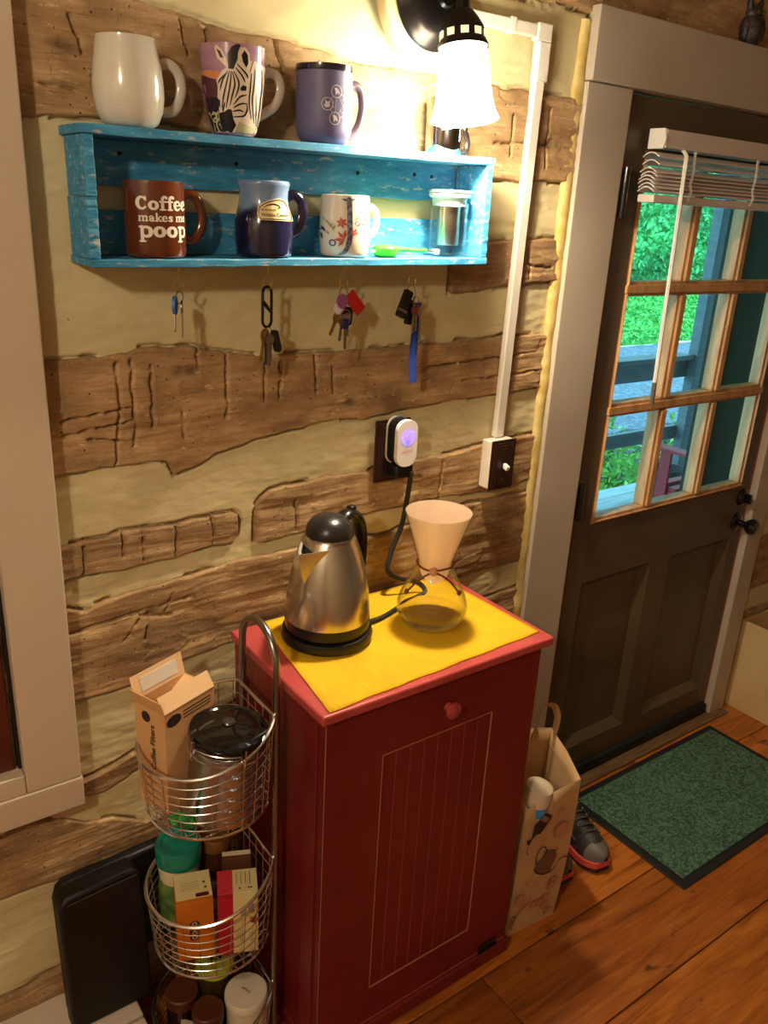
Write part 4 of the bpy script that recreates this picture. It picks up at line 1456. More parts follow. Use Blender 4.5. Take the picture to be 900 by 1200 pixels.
def ring_mb(r, w_=0.0009):
    m = MB()
    m.tube([(r * math.cos(a), 0, r * math.sin(a)) for a in np.linspace(0, 2 * PI, 28, endpoint=False)], w_, 6, closed=True, up=(0, 1, 0))
    return m


def hang(part_mb, name, material, parent, loc, ry=0.0, rz=0.0, label=None, bevel=0.0):
    o = part_mb.build(name, material, parent, bevel=bevel, loc=loc, rot=(0, ry, rz))
    if label:
        o['label'] = label
    return o


def tagpoly(w_, h, r=0.003):
    return [(x, z - h / 2) for x, z in rrect(w_, h, r, 4)]


HX = [0.575, 0.747, 0.914, 1.082]
HZ = [SZ + SLOPE * (x - SX) for x in HX]
hook(HX[0], 'brass cup hook holding the small bunch with a blue capped key')
hook(HX[1], 'brass cup hook holding the black double carabiner')
hook(HX[2], 'brass cup hook holding the keys with a red card tag')
hook(HX[3], 'brass cup hook holding the keys with a blue strap')

k1 = thing('key_bunch', 'small bunch of keys, one with a blue plastic cap', 'keys', (HX[0] - 0.002, HY, HZ[0] - 0.044), group='key bunches hanging under the shelf')
hang(ring_mb(0.010), 'key_ring', silver_m, k1, (0.002, 0, -0.010), rz=0.5)
hang(key_mb(0.060), 'key', silver_m, k1, (0.004, -0.003, -0.018), 0.03, 1.1)
hang(key_mb(0.058), 'key', silver_m, k1, (0.008, 0.004, -0.018), -0.06, 1.25)
kk = hang(key_mb(0.052), 'key', silver_m, k1, (-0.006, 0.001, -0.016), 0.08, 0.9)
hang(MB().prism([(0.0105 * math.cos(a), -0.011 + 0.016 * math.sin(a)) for a in np.linspace(0, 2 * PI, 20, endpoint=False)], -0.003, 0.003), 'blue_cap', mat('blue_plastic', srgb(44, 106, 190), 0.35), kk, (0, 0, 0.004), bevel=0.001)

k2 = thing('key_bunch', 'black double ended carabiner with brass and nickel keys', 'keys', (HX[1] - 0.002, HY, HZ[1] - 0.040), group='key bunches hanging under the shelf')
m = MB()
loop = [(0.0115 * math.cos(a), 0, -0.012 + 0.0115 * math.sin(a)) for a in np.linspace(0, PI, 10)] + [(0.0115 * math.cos(a), 0, -0.062 + 0.0115 * math.sin(a)) for a in np.linspace(PI, 2 * PI, 10)]
m.tube(loop, 0.0028, 8, closed=True, up=(0, 1, 0))
cb = hang(m, 'carabiner', blackgloss_m, k2, (0, 0, 0.001), rz=0.3)
m = MB()
m.tube([(-0.011, 0, -0.026), (0.0, 0, -0.037), (0.011, 0, -0.048)], [0.003, 0.0042, 0.003], 8)
m.build('crossbar', blackgloss_m, cb)
hang(ring_mb(0.013), 'key_ring', silver_m, k2, (0.002, 0, -0.085), rz=0.6)
hang(key_mb(0.060, 0.012), 'key', keybrass_m, k2, (-0.004, -0.002, -0.078), 0.22, 0.3)
hang(key_mb(0.058), 'key', silver_m, k2, (0.004, -0.004, -0.088), 0.03, 0.2)
hang(key_mb(0.052), 'key', silver_m, k2, (0.008, 0.003, -0.088), -0.08, 0.5)
hang(key_mb(0.055), 'key', silver_m, k2, (0.000, 0.004, -0.090), -0.02, 0.0)
hang(MB().prism(tagpoly(0.016, 0.044, 0.007), -0.004, 0.004), 'black_fob', black_m, k2, (0.016, 0.004, -0.080), -0.35, 0.4, bevel=0.001)

k3 = thing('key_bunch', 'crowded key bunch with a red card and purple round tags', 'keys', (HX[2] - 0.003, HY, HZ[2] - 0.044), group='key bunches hanging under the shelf')
hang(ring_mb(0.014), 'key_ring', silver_m, k3, (0.002, 0, -0.014), rz=0.4)
hang(ring_mb(0.013), 'key_ring', silver_m, k3, (0.004, -0.006, -0.055), rz=0.1)
hang(MB().prism(tagpoly(0.026, 0.048, 0.002), -0.001, 0.001), 'card_tag', mat('red_card', srgb(186, 36, 30), 0.35), k3, (0.012, -0.004, -0.012), -0.75, 0.1)
hang(MB().prism(tagpoly(0.026, 0.048, 0.002), -0.001, 0.001), 'card_tag', mat('pale_blue_card', srgb(150, 176, 206), 0.35), k3, (0.014, 0.000, -0.016), -0.80, 0.1)
for (x, z, r_, c) in ((-0.004, -0.026, 0.014, srgb(150, 80, 140)), (-0.012, -0.040, 0.011, srgb(206, 190, 200)), (-0.008, -0.042, 0.010, srgb(70, 40, 96))):
    hang(MB().prism([(r_ * math.cos(a), r_ * math.sin(a)) for a in np.linspace(0, 2 * PI, 20, endpoint=False)], -0.0015, 0.0015), 'round_tag', mat('tag_%d' % int(r_ * 1e4), c, 0.4), k3, (x, -0.006 + 0.003 * (r_ < 0.0105), z), 0, 0.1)
hang(MB().prism(tagpoly(0.020, 0.036, 0.007), -0.005, 0.005), 'black_fob', black_m, k3, (0.016, 0.003, -0.038), 0.1, 0.1, bevel=0.0015)
for (x, z, ry_, L, mm) in ((-0.010, -0.050, 0.45, 0.046, keybrass_m), (0.000, -0.054, 0.12, 0.050, silver_m), (0.006, -0.056, -0.05, 0.066, silver_m), (0.010, -0.052, -0.1, 0.044, silver_m)):
    hang(key_mb(L), 'key', mm, k3, (x, -0.002, z), ry_, 0.15)
hang(MB().prism(tagpoly(0.012, 0.020, 0.003), -0.003, 0.003), 'dark_cap', mat('dark_blue_plastic', srgb(34, 28, 70), 0.4), k3, (0.006, -0.004, -0.060), 0.0, 0.1)

k4 = thing('key_bunch', 'keys with black leather fobs and a long blue strap', 'keys', (HX[3] - 0.003, HY, HZ[3] - 0.044), group='key bunches hanging under the shelf')
hang(ring_mb(0.016), 'key_ring', silver_m, k4, (0.000, 0, -0.016), rz=0.3)
hang(ring_mb(0.012), 'key_ring', silver_m, k4, (0.012, -0.004, -0.034), rz=0.5)
leather_m = mat('black_leather', srgb(26, 20, 20), 0.35, bump=0.2, bscale=200)
f1 = hang(MB().prism(tagpoly(0.022, 0.058, 0.004), -0.004, 0.004), 'leather_fob', leather_m, k4, (-0.006, -0.002, -0.010), 0.42, 0.1, bevel=0.0015)
MB().box(-0.0115, 0.0115, -0.0045, 0.0045, -0.046, -0.041).build('metal_edge', silver_m, f1, smooth=False)
hang(MB().prism(tagpoly(0.017, 0.050, 0.004), -0.004, 0.004), 'leather_fob', leather_m, k4, (0.004, 0.004, -0.030), 0.10, 0.1, bevel=0.0015)
for (x, z, ry_, L, mm) in ((0.008, -0.040, 0.05, 0.058, silver_m), (0.014, -0.042, -0.02, 0.052, silver_m), (0.022, -0.044, -0.12, 0.070, silver_m)):
    hang(key_mb(L), 'key', mm, k4, (x, -0.005, z), ry_, 0.35)
hang(MB().prism(tagpoly(0.014, 0.018, 0.004), -0.003, 0.003), 'red_cap', mat('dark_red_plastic', srgb(110, 30, 30), 0.4), k4, (0.010, -0.007, -0.040), 0.0, 0.3)
m = MB()
sp_ = [(0.022, 0.004, -0.036), (0.022, 0.005, -0.09), (0.020, 0.006, -0.15), (0.024, 0.005, -0.205)]
m.tube(spline(sp_, 6), 0.0105, 4, squash=(1.0, 0.09), up=(1, 0, 0))
m.build('strap', mat('blue_webbing', srgb(30, 56, 136), 0.7, bump=0.3, bscale=300), k4)


# ------------------------------------------------------------------ red tilt-out cabinet
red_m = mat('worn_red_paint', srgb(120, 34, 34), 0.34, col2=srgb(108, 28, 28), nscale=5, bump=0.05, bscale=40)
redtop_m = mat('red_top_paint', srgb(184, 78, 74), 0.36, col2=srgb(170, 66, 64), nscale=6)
edge_m = mat('rubbed_edge_paint', srgb(176, 112, 84), 0.5)
CX0, CX1, CF, CZ = 0.694, 1.255, -0.372, 0.893
cab = thing('tilt_out_cabinet', 'tall red cabinet with beadboard tilt-out door and small knob', 'cabinet')
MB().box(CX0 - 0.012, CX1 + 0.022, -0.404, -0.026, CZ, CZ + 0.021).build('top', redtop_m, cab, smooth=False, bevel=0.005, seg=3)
for x0, x1 in ((CX0, CX0 + 0.018), (CX1 - 0.018, CX1)):
    MB().box(x0, x1, CF + 0.0, -0.030, 0.0, CZ - 0.0005).build('side_panel', red_m, cab, smooth=False, bevel=0.002)
MB().box(CX0 + 0.0185, CX1 - 0.0185, -0.036, -0.030, 0.0, CZ - 0.0005).build('back_panel', red_m, cab, smooth=False)
MB().box(CX0 + 0.0185, CX1 - 0.0185, CF + 0.004, -0.037, 0.05, 0.066).build('bottom_shelf', red_m, cab, smooth=False)
MB().box(CX0 + 0.0185, CX1 - 0.0185, CF + 0.001, CF + 0.02, CZ - 0.03, CZ - 0.0005).build('top_rail', red_m, cab, smooth=False)
# side panel frame grooves seen from the left
MB().box(CX0 - 0.004, CX0 - 0.0002, CF + 0.0, CF + 0.045, 0.06, CZ - 0.001).build('side_stile', red_m, cab, smooth=False, bevel=0.0015)
MB().box(CX0 - 0.004, CX0 - 0.0002, -0.085, -0.030, 0.06, CZ - 0.001).build('side_stile', red_m, cab, smooth=False, bevel=0.0015)
MB().box(CX0 - 0.004, CX0 - 0.0002, -0.326, -0.086, CZ - 0.06, CZ - 0.001).build('side_rail', red_m, cab, smooth=False, bevel=0.0015)
MB().box(CX0 - 0.0055, CX1 + 0.016, -0.398, -0.030, 0.0, 0.045).build('plinth', red_m, cab, smooth=False, bevel=0.008, seg=3)
# door
dx0, dx1, dz0, dz1 = CX0 + 0.002, CX1 - 0.002, 0.050, CZ - 0.004
px0, px1, pz0, pz1 = 0.832, 1.122, 0.150, 0.768
dy0, dy1 = -0.391, CF - 0.0005
m = MB()
m.box(dx0, px0, dy0, dy1, dz0, dz1)
m.box(px1, dx1, dy0, dy1, dz0, dz1)
m.box(px0, px1, dy0, dy1, pz1, dz1)
m.box(px0, px1, dy0, dy1, dz0, pz0)
dd = m.build('tilt_door', red_m, cab, smooth=False)
# worn lines where paint rubbed through
m = MB()
t = 0.0012
for (a, c, d, e) in ((px0 - t, px0 + t, pz0, pz1), (px1 - t, px1 + t, pz0, pz1), (px0, px1, pz1 - t, pz1 + t), (px0, px1, pz0 - t, pz0 + t), (dx0, dx0 + 0.0022, dz0, dz1), (dx0, dx1, dz0, dz0 + 0.0022)):
    m.box(a, c, dy0 - 0.0006, dy0 + 0.002, d, e)
m.build('rubbed_edge', edge_m, dd, smooth=False)
nb = 8
bw = (px1 - px0) / nb
for k in range(nb):
    a = px0 + k * bw
    MB().box(a + 0.0017, a + bw - 0.0017, dy0 + 0.0035, dy0 + 0.0062, pz0 + 0.002, pz1 - 0.002).build('bead_board', red_m, dd, smooth=False, bevel=0.0010, seg=2)
MB().box(px0, px1, dy0 + 0.0052, dy1, pz0, pz1).build('panel_back', mat('rubbed_groove_paint', srgb(160, 80, 64), 0.5), dd, smooth=False)
m = MB()
m.lathe([(0, 0), (0.010, 0), (0.009, 0.006), (0.008, 0.008), (0.014, 0.011), (0.0185, 0.016), (0.018, 0.022), (0.010, 0.026), (0, 0.027)], 24, Matrix.Translation((0.992, dy0, 0.826)) @ RY)
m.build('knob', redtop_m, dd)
for x in (0.76, 1.195):
    m = MB()
    m.box(x - 0.028, x + 0.028, dy0 - 0.003, dy0 - 0.0002, 0.052, 0.072)
    m.tube([(x - 0.028, dy0 - 0.004, 0.049), (x + 0.028, dy0 - 0.004, 0.049)], 0.004, 8)
    m.build('hinge', blackgloss_m, cab)

TZ = CZ + 0.0215
# yellow ribbed placemat, its corner hanging over the left end
yel_m = mat('yellow_ribbed_cloth', srgb(238, 190, 22), 0.8, col2=srgb(226, 176, 14), nscale=8)
nt = yel_m.node_tree
b = nt.nodes['Principled BSDF']
wv = nt.nodes.new('ShaderNodeTexWave')
wv.bands_direction = 'Y'
wv.inputs['Scale'].default_value = 90
tc = nt.nodes.new('ShaderNodeTexCoord')
nt.links.new(tc.outputs['Object'], wv.inputs['Vector'])
nt.links.new(bumpn(nt, wv.outputs['Fac'], 0.5, 0.002), b.inputs['Normal'])
cor = [Vector((0.752, -0.030)), Vector((0.700, -0.396)), Vector((1.262, -0.372)), Vector((1.248, -0.030))]
m = MB()
NU, NV = 40, 26
vs = []
for j in range(NV + 1):
    for i in range(NU + 1):
        u, v_ = i / NU, j / NV
        p = (cor[0] * (1 - u) + cor[3] * u) * (1 - v_) + (cor[1] * (1 - u) + cor[2] * u) * v_
        x, y = p
        edge_j = 0.0012 * math.sin(37 * u * 6) if j == NV else 0
        z = TZ + 0.0024
        z += 0.0012 * max(0, 1 - u / 0.06) * (0.5 + 0.5 * math.sin(v_ * 9)) * (v_ < 0.75)
        vs.append((x, y + edge_j, z))
fs = []
for j in range(NV):
    for i in range(NU):
        a = j * (NU + 1) + i
        fs.append((a, a + NU + 1, a + NU + 2, a + 1))
m.add(vs, fs)
pm = m.build('placemat', yel_m, None)
so = pm.modifiers.new('thick', 'SOLIDIFY')
so.thickness = 0.002
so.offset = -1
tag(pm, 'yellow ribbed cloth placemat covering the red cabinet top', 'placemat')
PZ = TZ + 0.0032

# ------------------------------------------------------------------ kettle
ket = thing('electric_kettle', 'brushed steel electric kettle with black domed lid on its base', 'kettle', (0.844, -0.154, PZ), math.radians(20))
ket.scale = (1.025, 1.025, 1.0)
m = MB()
m.lathe([(0, 0), (0.086, 0), (0.093, 0.005), (0.095, 0.016), (0.0915, 0.025), (0.075, 0.029), (0, 0.029)], 48)
bs = m.build('power_base', black_m, ket)
m = MB()
m.lathe([(0.02, 0.028), (0.080, 0.028), (0.086, 0.031), (0.0872, 0.038), (0.0872, 0.054)], 48)
m.build('lower_band', black_m, ket)
bp = [(0.0868, 0.0545), (0.0868, 0.062), (0.0855, 0.085), (0.0825, 0.112), (0.078, 0.140), (0.0725, 0.166), (0.066, 0.190), (0.0595, 0.210), (0.0535, 0.226), (0.0505, 0.233), (0.0485, 0.235)]
m = MB()
m.lathe(bp, 64)
m.build('steel_body', steel_m, ket)
m = MB()
m.lathe([(0.0490, 0.233), (0.0488, 0.240), (0.0455, 0.253), (0.037, 0.265), (0.024, 0.273), (0.010, 0.2765), (0, 0.277)], 48)
m.build('domed_lid', mat('satin_black_plastic', srgb(34, 32, 31), 0.3), ket)
m = MB()
# spout: open beak on the -X side, its rim a rounded V
K = 13
rim = []
for k in range(K):
    q = -1 + 2 * k / (K - 1)
    rim.append(Vector((-0.044 - 0.050 * (1 - abs(q) ** 1.25), 0.036 * q, 0.222 - 0.004 * (1 - abs(q)))))
low = Vector((-0.0745, 0.0, 0.146))
vs = []
for j in range(7):
    f_ = j / 6
    for p in rim:
        q = p.lerp(low, f_)
        q.x -= 0.004 * math.sin(PI * f_) * (1 - abs(p.y) / 0.036)
        vs.append(q)
inn = [p + Vector((0.0045, -0.0035 * (1 if p.y > 0 else -1) if abs(p.y) > 0.004 else 0, -0.001)) for p in rim]
vs += inn
dp = [Vector((p.x * 0.55 - 0.028, p.y * 0.6, 0.196)) for p in rim]
fs = [(j * K + k, (j + 1) * K + k, (j + 1) * K + k + 1, j * K + k + 1) for j in range(6) for k in range(K - 1)]
fs += [(k, k + 1, 7 * K + k + 1, 7 * K + k) for k in range(K - 1)]
m.add(vs, fs)
spo = m.build('spout', mat('satin_steel', srgb(206, 202, 195), 0.42, 1.0), ket, angle=60)
m = MB()
m.add(inn + dp, [(k, k + 1, K + k + 1, K + k) for k in range(K - 1)] + [tuple(range(K, 2 * K))])
m.build('spout_mouth', mat('dark_inside', srgb(20, 16, 12), 0.7), spo, smooth=False)
m = MB()
hp = [(0.038, 0, 0.254), (0.054, 0, 0.262), (0.076, 0, 0.256), (0.096, 0, 0.234), (0.106, 0, 0.198), (0.106, 0, 0.155), (0.100, 0, 0.115), (0.084, 0, 0.100)]
m.tube(spline(hp, 7), 0.010, 12, squash=(1.7, 1.0), up=(0, 1, 0))
hd = m.build('handle', mat('handle_black', srgb(22, 21, 20), 0.28), ket)
hd['label'] = 'curved black handle'
MB().box(0.062, 0.078, -0.008, 0.008, 0.266, 0.276).build('lid_button', black_m, hd, bevel=0.003)

# cord from the outlet to the kettle base
cord = thing('power_cord', 'flat black power cord hanging from the outlet to the kettle', 'cord')
pts = [(1.112, -0.068, 1.222), (1.117, -0.060, 1.200), (1.118, -0.052, 1.150), (1.112, -0.046, 1.085), (1.082, -0.050, 1.020), (1.068, -0.060, 0.985), (1.090, -0.068, 0.962), (1.140, -0.082, 0.945),
       (1.152, -0.100, 0.928), (1.128, -0.106, 0.9225), (1.088, -0.116, 0.9225), (1.035, -0.136, 0.9225), (0.985, -0.152, 0.9225), (0.944, -0.158, 0.9265)]
m = MB()
m.tube(spline(pts, 8), 0.0048, 8, squash=(0.75, 1.25))
m.build('cable', mat('cord_black', srgb(34, 32, 32), 0.45), cord)
m = MB()
m.box(1.072, 1.120, -0.066, -0.0295, 1.206, 1.238)
m.build('plug', black_m, cord, bevel=0.005)

# ------------------------------------------------------------------ glass pour-over carafe
car = thing('pour_over_carafe', 'hourglass glass coffee carafe with paper filter and leather tie', 'carafe', (1.072, -0.222, PZ))
thin_m = mat('thin_glass', (0.97, 0.98, 0.95, 1), 0.0, trans=1.0, ior=1.12, spec=0.9)
cg = pane_mat('carafe_glass', (0.97, 0.975, 0.95, 1), 0.7, 3.0)
prof = [(0, 0.006), (0.045, 0.004), (0.056, 0.004), (0.068, 0.016), (0.0775, 0.035), (0.0785, 0.050), (0.073, 0.070), (0.060, 0.098), (0.047, 0.122), (0.0385, 0.140), (0.0375, 0.150), (0.043, 0.170), (0.054, 0.205), (0.064, 0.237), (0.0715, 0.258), (0.0735, 0.263)]
pin = [(max(r - 0.0022, 0), z + 0.001) for r, z in reversed(prof)]
m = MB()
m.lathe(prof + pin, 56)
m.build('glass_body', cg, car)
m = MB()
m.lathe([(0, 0.0045), (0.05, 0.0055), (0.066, 0.016), (0.0745, 0.033), (0, 0.033)], 48)
m.build('water', mat('thin_brown_water', (0.93, 0.9, 0.82, 1), 0.0, trans=1.0, ior=1.08), car)
m = MB()
pprof = [(0.003, 0.096), (0.020, 0.108), (0.030, 0.124), (0.0335, 0.140), (0.035, 0.152), (0.0405, 0.172), (0.051, 0.205), (0.061, 0.237), (0.069, 0.262), (0.0705, 0.2655)]
m.lathe(pprof, 56)
pf_m = mat('white_filter_paper', srgb(232, 206, 178), 0.85)
nt = pf_m.node_tree
b = nt.nodes['Principled BSDF']
tr = nt.nodes.new('ShaderNodeBsdfTranslucent')
tr.inputs[0].default_value = srgb(240, 200, 150)
mx = nt.nodes.new('ShaderNodeMixShader')
mx.inputs[0].default_value = 0.35
nt.links.new(b.outputs[0], mx.inputs[1])
nt.links.new(tr.outputs[0], mx.inputs[2])
nt.links.new(mx.outputs[0], nt.nodes['Material Output'].inputs[0])
fl = m.build('filter_paper', pf_m, car)
tie_m = mat('brown_leather_cord', srgb(112, 52, 22), 0.5)
m = MB()
m.tube([((0.0395) * math.cos(a), (0.0395) * math.sin(a), 0.146 + 0.002 * math.sin(3 * a)) for a in np.linspace(0, 2 * PI, 32, endpoint=False)], 0.0022, 8, closed=True)
va = math.radians(229)
fx, fy = math.cos(va), math.sin(va)
sx_, sy_ = -math.sin(va), math.cos(va)


def tp(phi, z, lift=0.0024):
    r_ = float(np.interp(z, [p[1] for p in prof[2:]], [p[0] for p in prof[2:]])) + lift
    q = va + math.radians(phi)
    return (r_ * math.cos(q), r_ * math.sin(q), z)


m.tube(spline([tp(0, 0.142, 0.005), tp(-20, 0.135), tp(-42, 0.117), tp(-56, 0.092)], 6), 0.0021, 8)
m.tube(spline([tp(0, 0.142, 0.005), tp(22, 0.136), tp(46, 0.120), tp(60, 0.098)], 6), 0.0021, 8)
tie = m.build('leather_tie', tie_m, car)
for ph, z in ((-56, 0.091), (60, 0.096)):
    MB().sphere(tp(ph, z, 0.004), 0.0052, 10, 8, (1, 1, 1.2)).build('knot', tie_m, tie)
MB().sphere(tp(-2, 0.146, 0.008), 0.0095, 16, 10).build('wooden_bead', mat('pale_wood_bead', srgb(206, 150, 94), 0.4), tie)

# ------------------------------------------------------------------ wire rack with three round baskets
RX, RYC, RR = 0.545, -0.206, 0.130
rack = thing('basket_rack', 'chrome wire rack of three round baskets against the red cabinet', 'rack')
FXX = 0.657
m = MB()
yb, yf = -0.134, -0.276
arch = [(FXX, yb, 0.0), (FXX, yb, 0.955)] + [(FXX, (yb + yf) / 2 + 0.071 * math.cos(a), 0.955 + 0.071 * math.sin(a)) for a in np.linspace(0.15, PI - 0.15, 14)] + [(FXX, yf, 0.955), (FXX, yf, 0.0)]
m.tube(arch, 0.0074, 12, up=(1, 0, 0))
m.build('tube_frame', mat('brushed_chrome_tube', srgb(150, 146, 140), 0.28, 1.0), rack)


def ring_pts(z_out, z_in, r, n=64):
    """round with a chord cut flat at the frame; rim dips away from the frame"""
    out = []
    for k in range(n):
        a = 2 * PI * k / n
        x = RX + r * math.cos(a)
        y = RYC + r * math.sin(a)
        x = min(x, FXX - 0.008)
        t_ = (x - (RX - r)) / (FXX - 0.008 - RX + r)
        out.append(Vector((x, y, z_out + (z_in - z_out) * t_ ** 1.6)))
    return out


for (zb_, zl, zh) in ((0.665, 0.800, 0.860), (0.320, 0.458, 0.518), (0.006, 0.118, 0.176)):
    N_ = 52
    top_ = ring_pts(zl, zh, RR, N_)
    bot_ = ring_pts(zb_, zb_, RR - 0.012, N_)
    m = MB()
    m.tube(top_, 0.0040, 8, closed=True)
    m.tube(bot_, 0.0026, 6, closed=True)
    rm = m.build('basket', chrome_m, rack)
    m = MB()
    for f in (0.14, 0.28, 0.42, 0.56, 0.70, 0.85):
        m.tube([bot_[k].lerp(top_[k], f) for k in range(N_)], 0.0011, 5, closed=True)
    m.build('hoop_wires', chrome_m, rm)['kind'] = 'stuff'
    m = MB()
    for k in range(0, N_, 2):
        m.tube([bot_[k], top_[k]], 0.0011, 5)
    for d in np.arange(-0.10, 0.101, 0.02):
        hw = math.sqrt((RR - 0.012) ** 2 - d * d)
        m.tube([(max(RX - hw, 0), RYC + d, zb_), (min(RX + hw, FXX - 0.008), RYC + d, zb_)], 0.0011, 5)
        if RX + d < FXX - 0.01:
            m.tube([(RX + d, RYC - hw, zb_ + 0.002), (RX + d, RYC + hw, zb_ + 0.002)], 0.0011, 5)
    m.build('upright_wires', chrome_m, rm)['kind'] = 'stuff'
for z in (0.860, 0.518, 0.176):
    m = MB()
    for y in (yb, yf):
        m.sphere((FXX - 0.006, y, z), 0.0045, 10, 8)
    m.build('joint', chrome_m, rack)

# coffee filter carton, open
kraft_m = mat('tan_filter_carton', srgb(206, 160, 110), 0.7, col2=srgb(198, 150, 100), nscale=10)
krin_m = mat('pale_carton_inside', srgb(222, 182, 136), 0.8)
ink_m = mat('dark_brown_ink', srgb(44, 28, 20), 0.6)
FW, FD, FH = 0.126, 0.080, 0.222
cf = thing('coffee_filter_box', 'open tan carton of coffee filters standing in the top basket', 'carton', (0.457, -0.222, 0.672), rot=(0, 0, math.radians(21)))
# local: x along wide face, y depth, origin at near-left bottom corner
t = 0.0015
m = MB()
m.box(0, FW, 0, t, 0, FH)
m.box(0, FW, FD - t, FD, 0, FH)
m.box(0, t, t, FD - t, 0, FH)
m.box(FW - t, FW, t, FD - t, 0, FH)
m.box(0, FW, 0, FD, 0, t)
m.build('carton_body', kraft_m, cf, smooth=False)
MB().box(0.003, FW - 0.003, 0.004, FD - 0.004, 0.004, FH - 0.05).build('filter_stack', mat('filter_paper_edge', srgb(196, 150, 104), 0.9), cf, smooth=False)
for nm, M_, w_, h_ in (('flap', Matrix.Translation((0, FD, FH)) @ Matrix.Rotation(math.radians(-14), 4, 'X'), FW, 0.045),
                       ('flap', Matrix.Translation((0, 0, FH)) @ Matrix.Rotation(math.radians(-34), 4, 'X'), FW, 0.034)):
    MB().box(0, w_, -t, 0, 0, h_, M_).build(nm, krin_m, cf, smooth=False)
MB().box(-t, 0, 0, FD, 0, 0.030, Matrix.Translation((0, 0, FH)) @ Matrix.Rotation(math.radians(-16), 4, 'Y')).build('flap', kraft_m, cf, smooth=False)
MB().box(-t, 0, 0, FD, 0, 0.040, Matrix.Translation((FW, 0, FH)) @ Matrix.Rotation(math.radians(-120), 4, 'Y')).build('flap', krin_m, cf, smooth=False)
m = MB()
m.box(0.02, 0.11, -t - 0.0012, -t, 0.008, 0.036, Matrix.Translation((0, FD, FH)) @ Matrix.Rotation(math.radians(-14), 4, 'X'))
m.build('glue_strip', mat('pale_glue_paper', srgb(214, 204, 190), 0.4), cf, smooth=False)
lf = flat_map((0, FD, 0), (0, -1, 0), (0, 0, 1))
P = Print()
P.text('Coffee Filters', 0.0180, 0.046, 0.138, rot=PI / 2, offset=0.0005)
P.disc(0.030, FH - 0.022, 0.0115, 24)
P.build('lettering', ink_m, cf, lf, 0.0004)
P = Print()
P.poly([(0.012 + 0.018 * math.cos(a), FH - 0.022 + 0.012 * math.sin(a)) for a in np.linspace(0, 2 * PI, 24, endpoint=False)], 0.05, ox=0.010)
for k in range(3):
    P.stroke([(0.046, FH - 0.014 - 0.007 * k), (0.115, FH - 0.014 - 0.007 * k)], 0.0022)
P.build('side_print', ink_m, cf, flat_map((0, 0, 0), (1, 0, 0), (0, 0, 1)), 0.0004)

# steel canister with clamp lid
cn_ = thing('storage_canister', 'steel canister with glossy black clamp lid in the top basket', 'canister', (0.552, -0.254, 0.672), rot=(math.radians(2), math.radians(4), 0))
m = MB()
m.lathe([(0, 0), (0.066, 0), (0.069, 0.003), (0.0695, 0.010), (0.0695, 0.150), (0.072, 0.154), (0.072, 0.160), (0.068, 0.162)], 56)
m.build('steel_body', mat('canister_steel', srgb(190, 194, 200), 0.22, 1.0, col2=srgb(158, 160, 164), nscale=30, stretch=(1, 1, 0.04)), cn_)
m = MB()
m.lathe([(0.066, 0.160), (0.0725, 0.161), (0.0740, 0.166), (0.0740, 0.178), (0.0715, 0.184), (0.060, 0.187), (0.056, 0.185), (0.040, 0.189), (0.024, 0.190), (0.012, 0.192), (0, 0.192)], 56)
ld_ = m.build('lid', mat('glossy_black_lid', srgb(12, 11, 11), 0.1, coat=0.5), cn_)
MB().lathe([(0, 0.192), (0.012, 0.192), (0.013, 0.194), (0.011, 0.197), (0, 0.198)], 20).build('date_dial', mat('dark_chrome', srgb(90, 88, 86), 0.25, 0.8), ld_)
m = MB()
for k in range(6):
    a = math.radians(232) + (k - 2.5) * 0.12
P_ = [(0.080 * math.cos(a), 0.080 * math.sin(a), 0.150 if abs(a - math.radians(228)) > 0.62 else 0.172) for a in np.linspace(math.radians(190), math.radians(268), 12)]
m.tube(P_, 0.0016, 6)
m.tube([(0.0735 * math.cos(a), 0.0735 * math.sin(a), 0.146) for a in np.linspace(0, 2 * PI, 40, endpoint=False)], 0.0013, 6, closed=True)
for a in (math.radians(190), math.radians(268), math.radians(20)):
    m.tube([(0.075 * math.cos(a), 0.075 * math.sin(a), 0.140), (0.081 * math.cos(a), 0.081 * math.sin(a), 0.150), (0.079 * math.cos(a), 0.079 * math.sin(a), 0.180)], 0.0016, 6)
m.build('wire_clamp', chrome_m, cn_)
# green leafy packet in the top basket
gl_m = mat('crinkled_green_foil', srgb(64, 168, 84), 0.35, col2=srgb(34, 120, 56), nscale=40)
m = MB()
r = random.Random(5)
vs = []
for j in range(6):
    for i in range(9):
        vs.append((i * 0.006 - 0.024 + r.uniform(-.002, .002), r.uniform(-0.006, 0.006) - j * 0.002, j * 0.008 * (1 - 0.3 * abs(i - 4) / 4)))
fs = [(j * 9 + i, j * 9 + i + 1, j * 9 + i + 10, j * 9 + i + 9) for j in range(5) for i in range(8)]
m.add(vs, fs)
gp = m.build('foil_packet', gl_m, None, loc=(0.466, -0.262, 0.671), rot=(0, 0, -0.6))
gp.modifiers.new('thick', 'SOLIDIFY').thickness = 0.003
tag(gp, 'crumpled green foil packet at the bottom of the top basket', 'packet')

# ------- middle basket
Z2 = 0.3225
ora_m = mat('orange_carton', srgb(204, 116, 24), 0.55, col2=srgb(192, 104, 18), nscale=9)
crm_m = mat('cream_carton', srgb(222, 206, 150), 0.6)
redc_m = mat('red_carton', srgb(184, 24, 44), 0.5)


def carton(name, label, loc, rz, w_, d, h, body_m, top_m):
    t = thing(name, label, 'carton', loc, rz)
    MB().box(0, w_, 0, d, 0, h).build('body', body_m, t, smooth=False, bevel=0.001)
    MB().box(0.0005, w_ - 0.0005, 0.010, d - 0.0005, h + 0.0001, h + 0.0012).build('lid_flap', top_m, t, smooth=False)
    return t


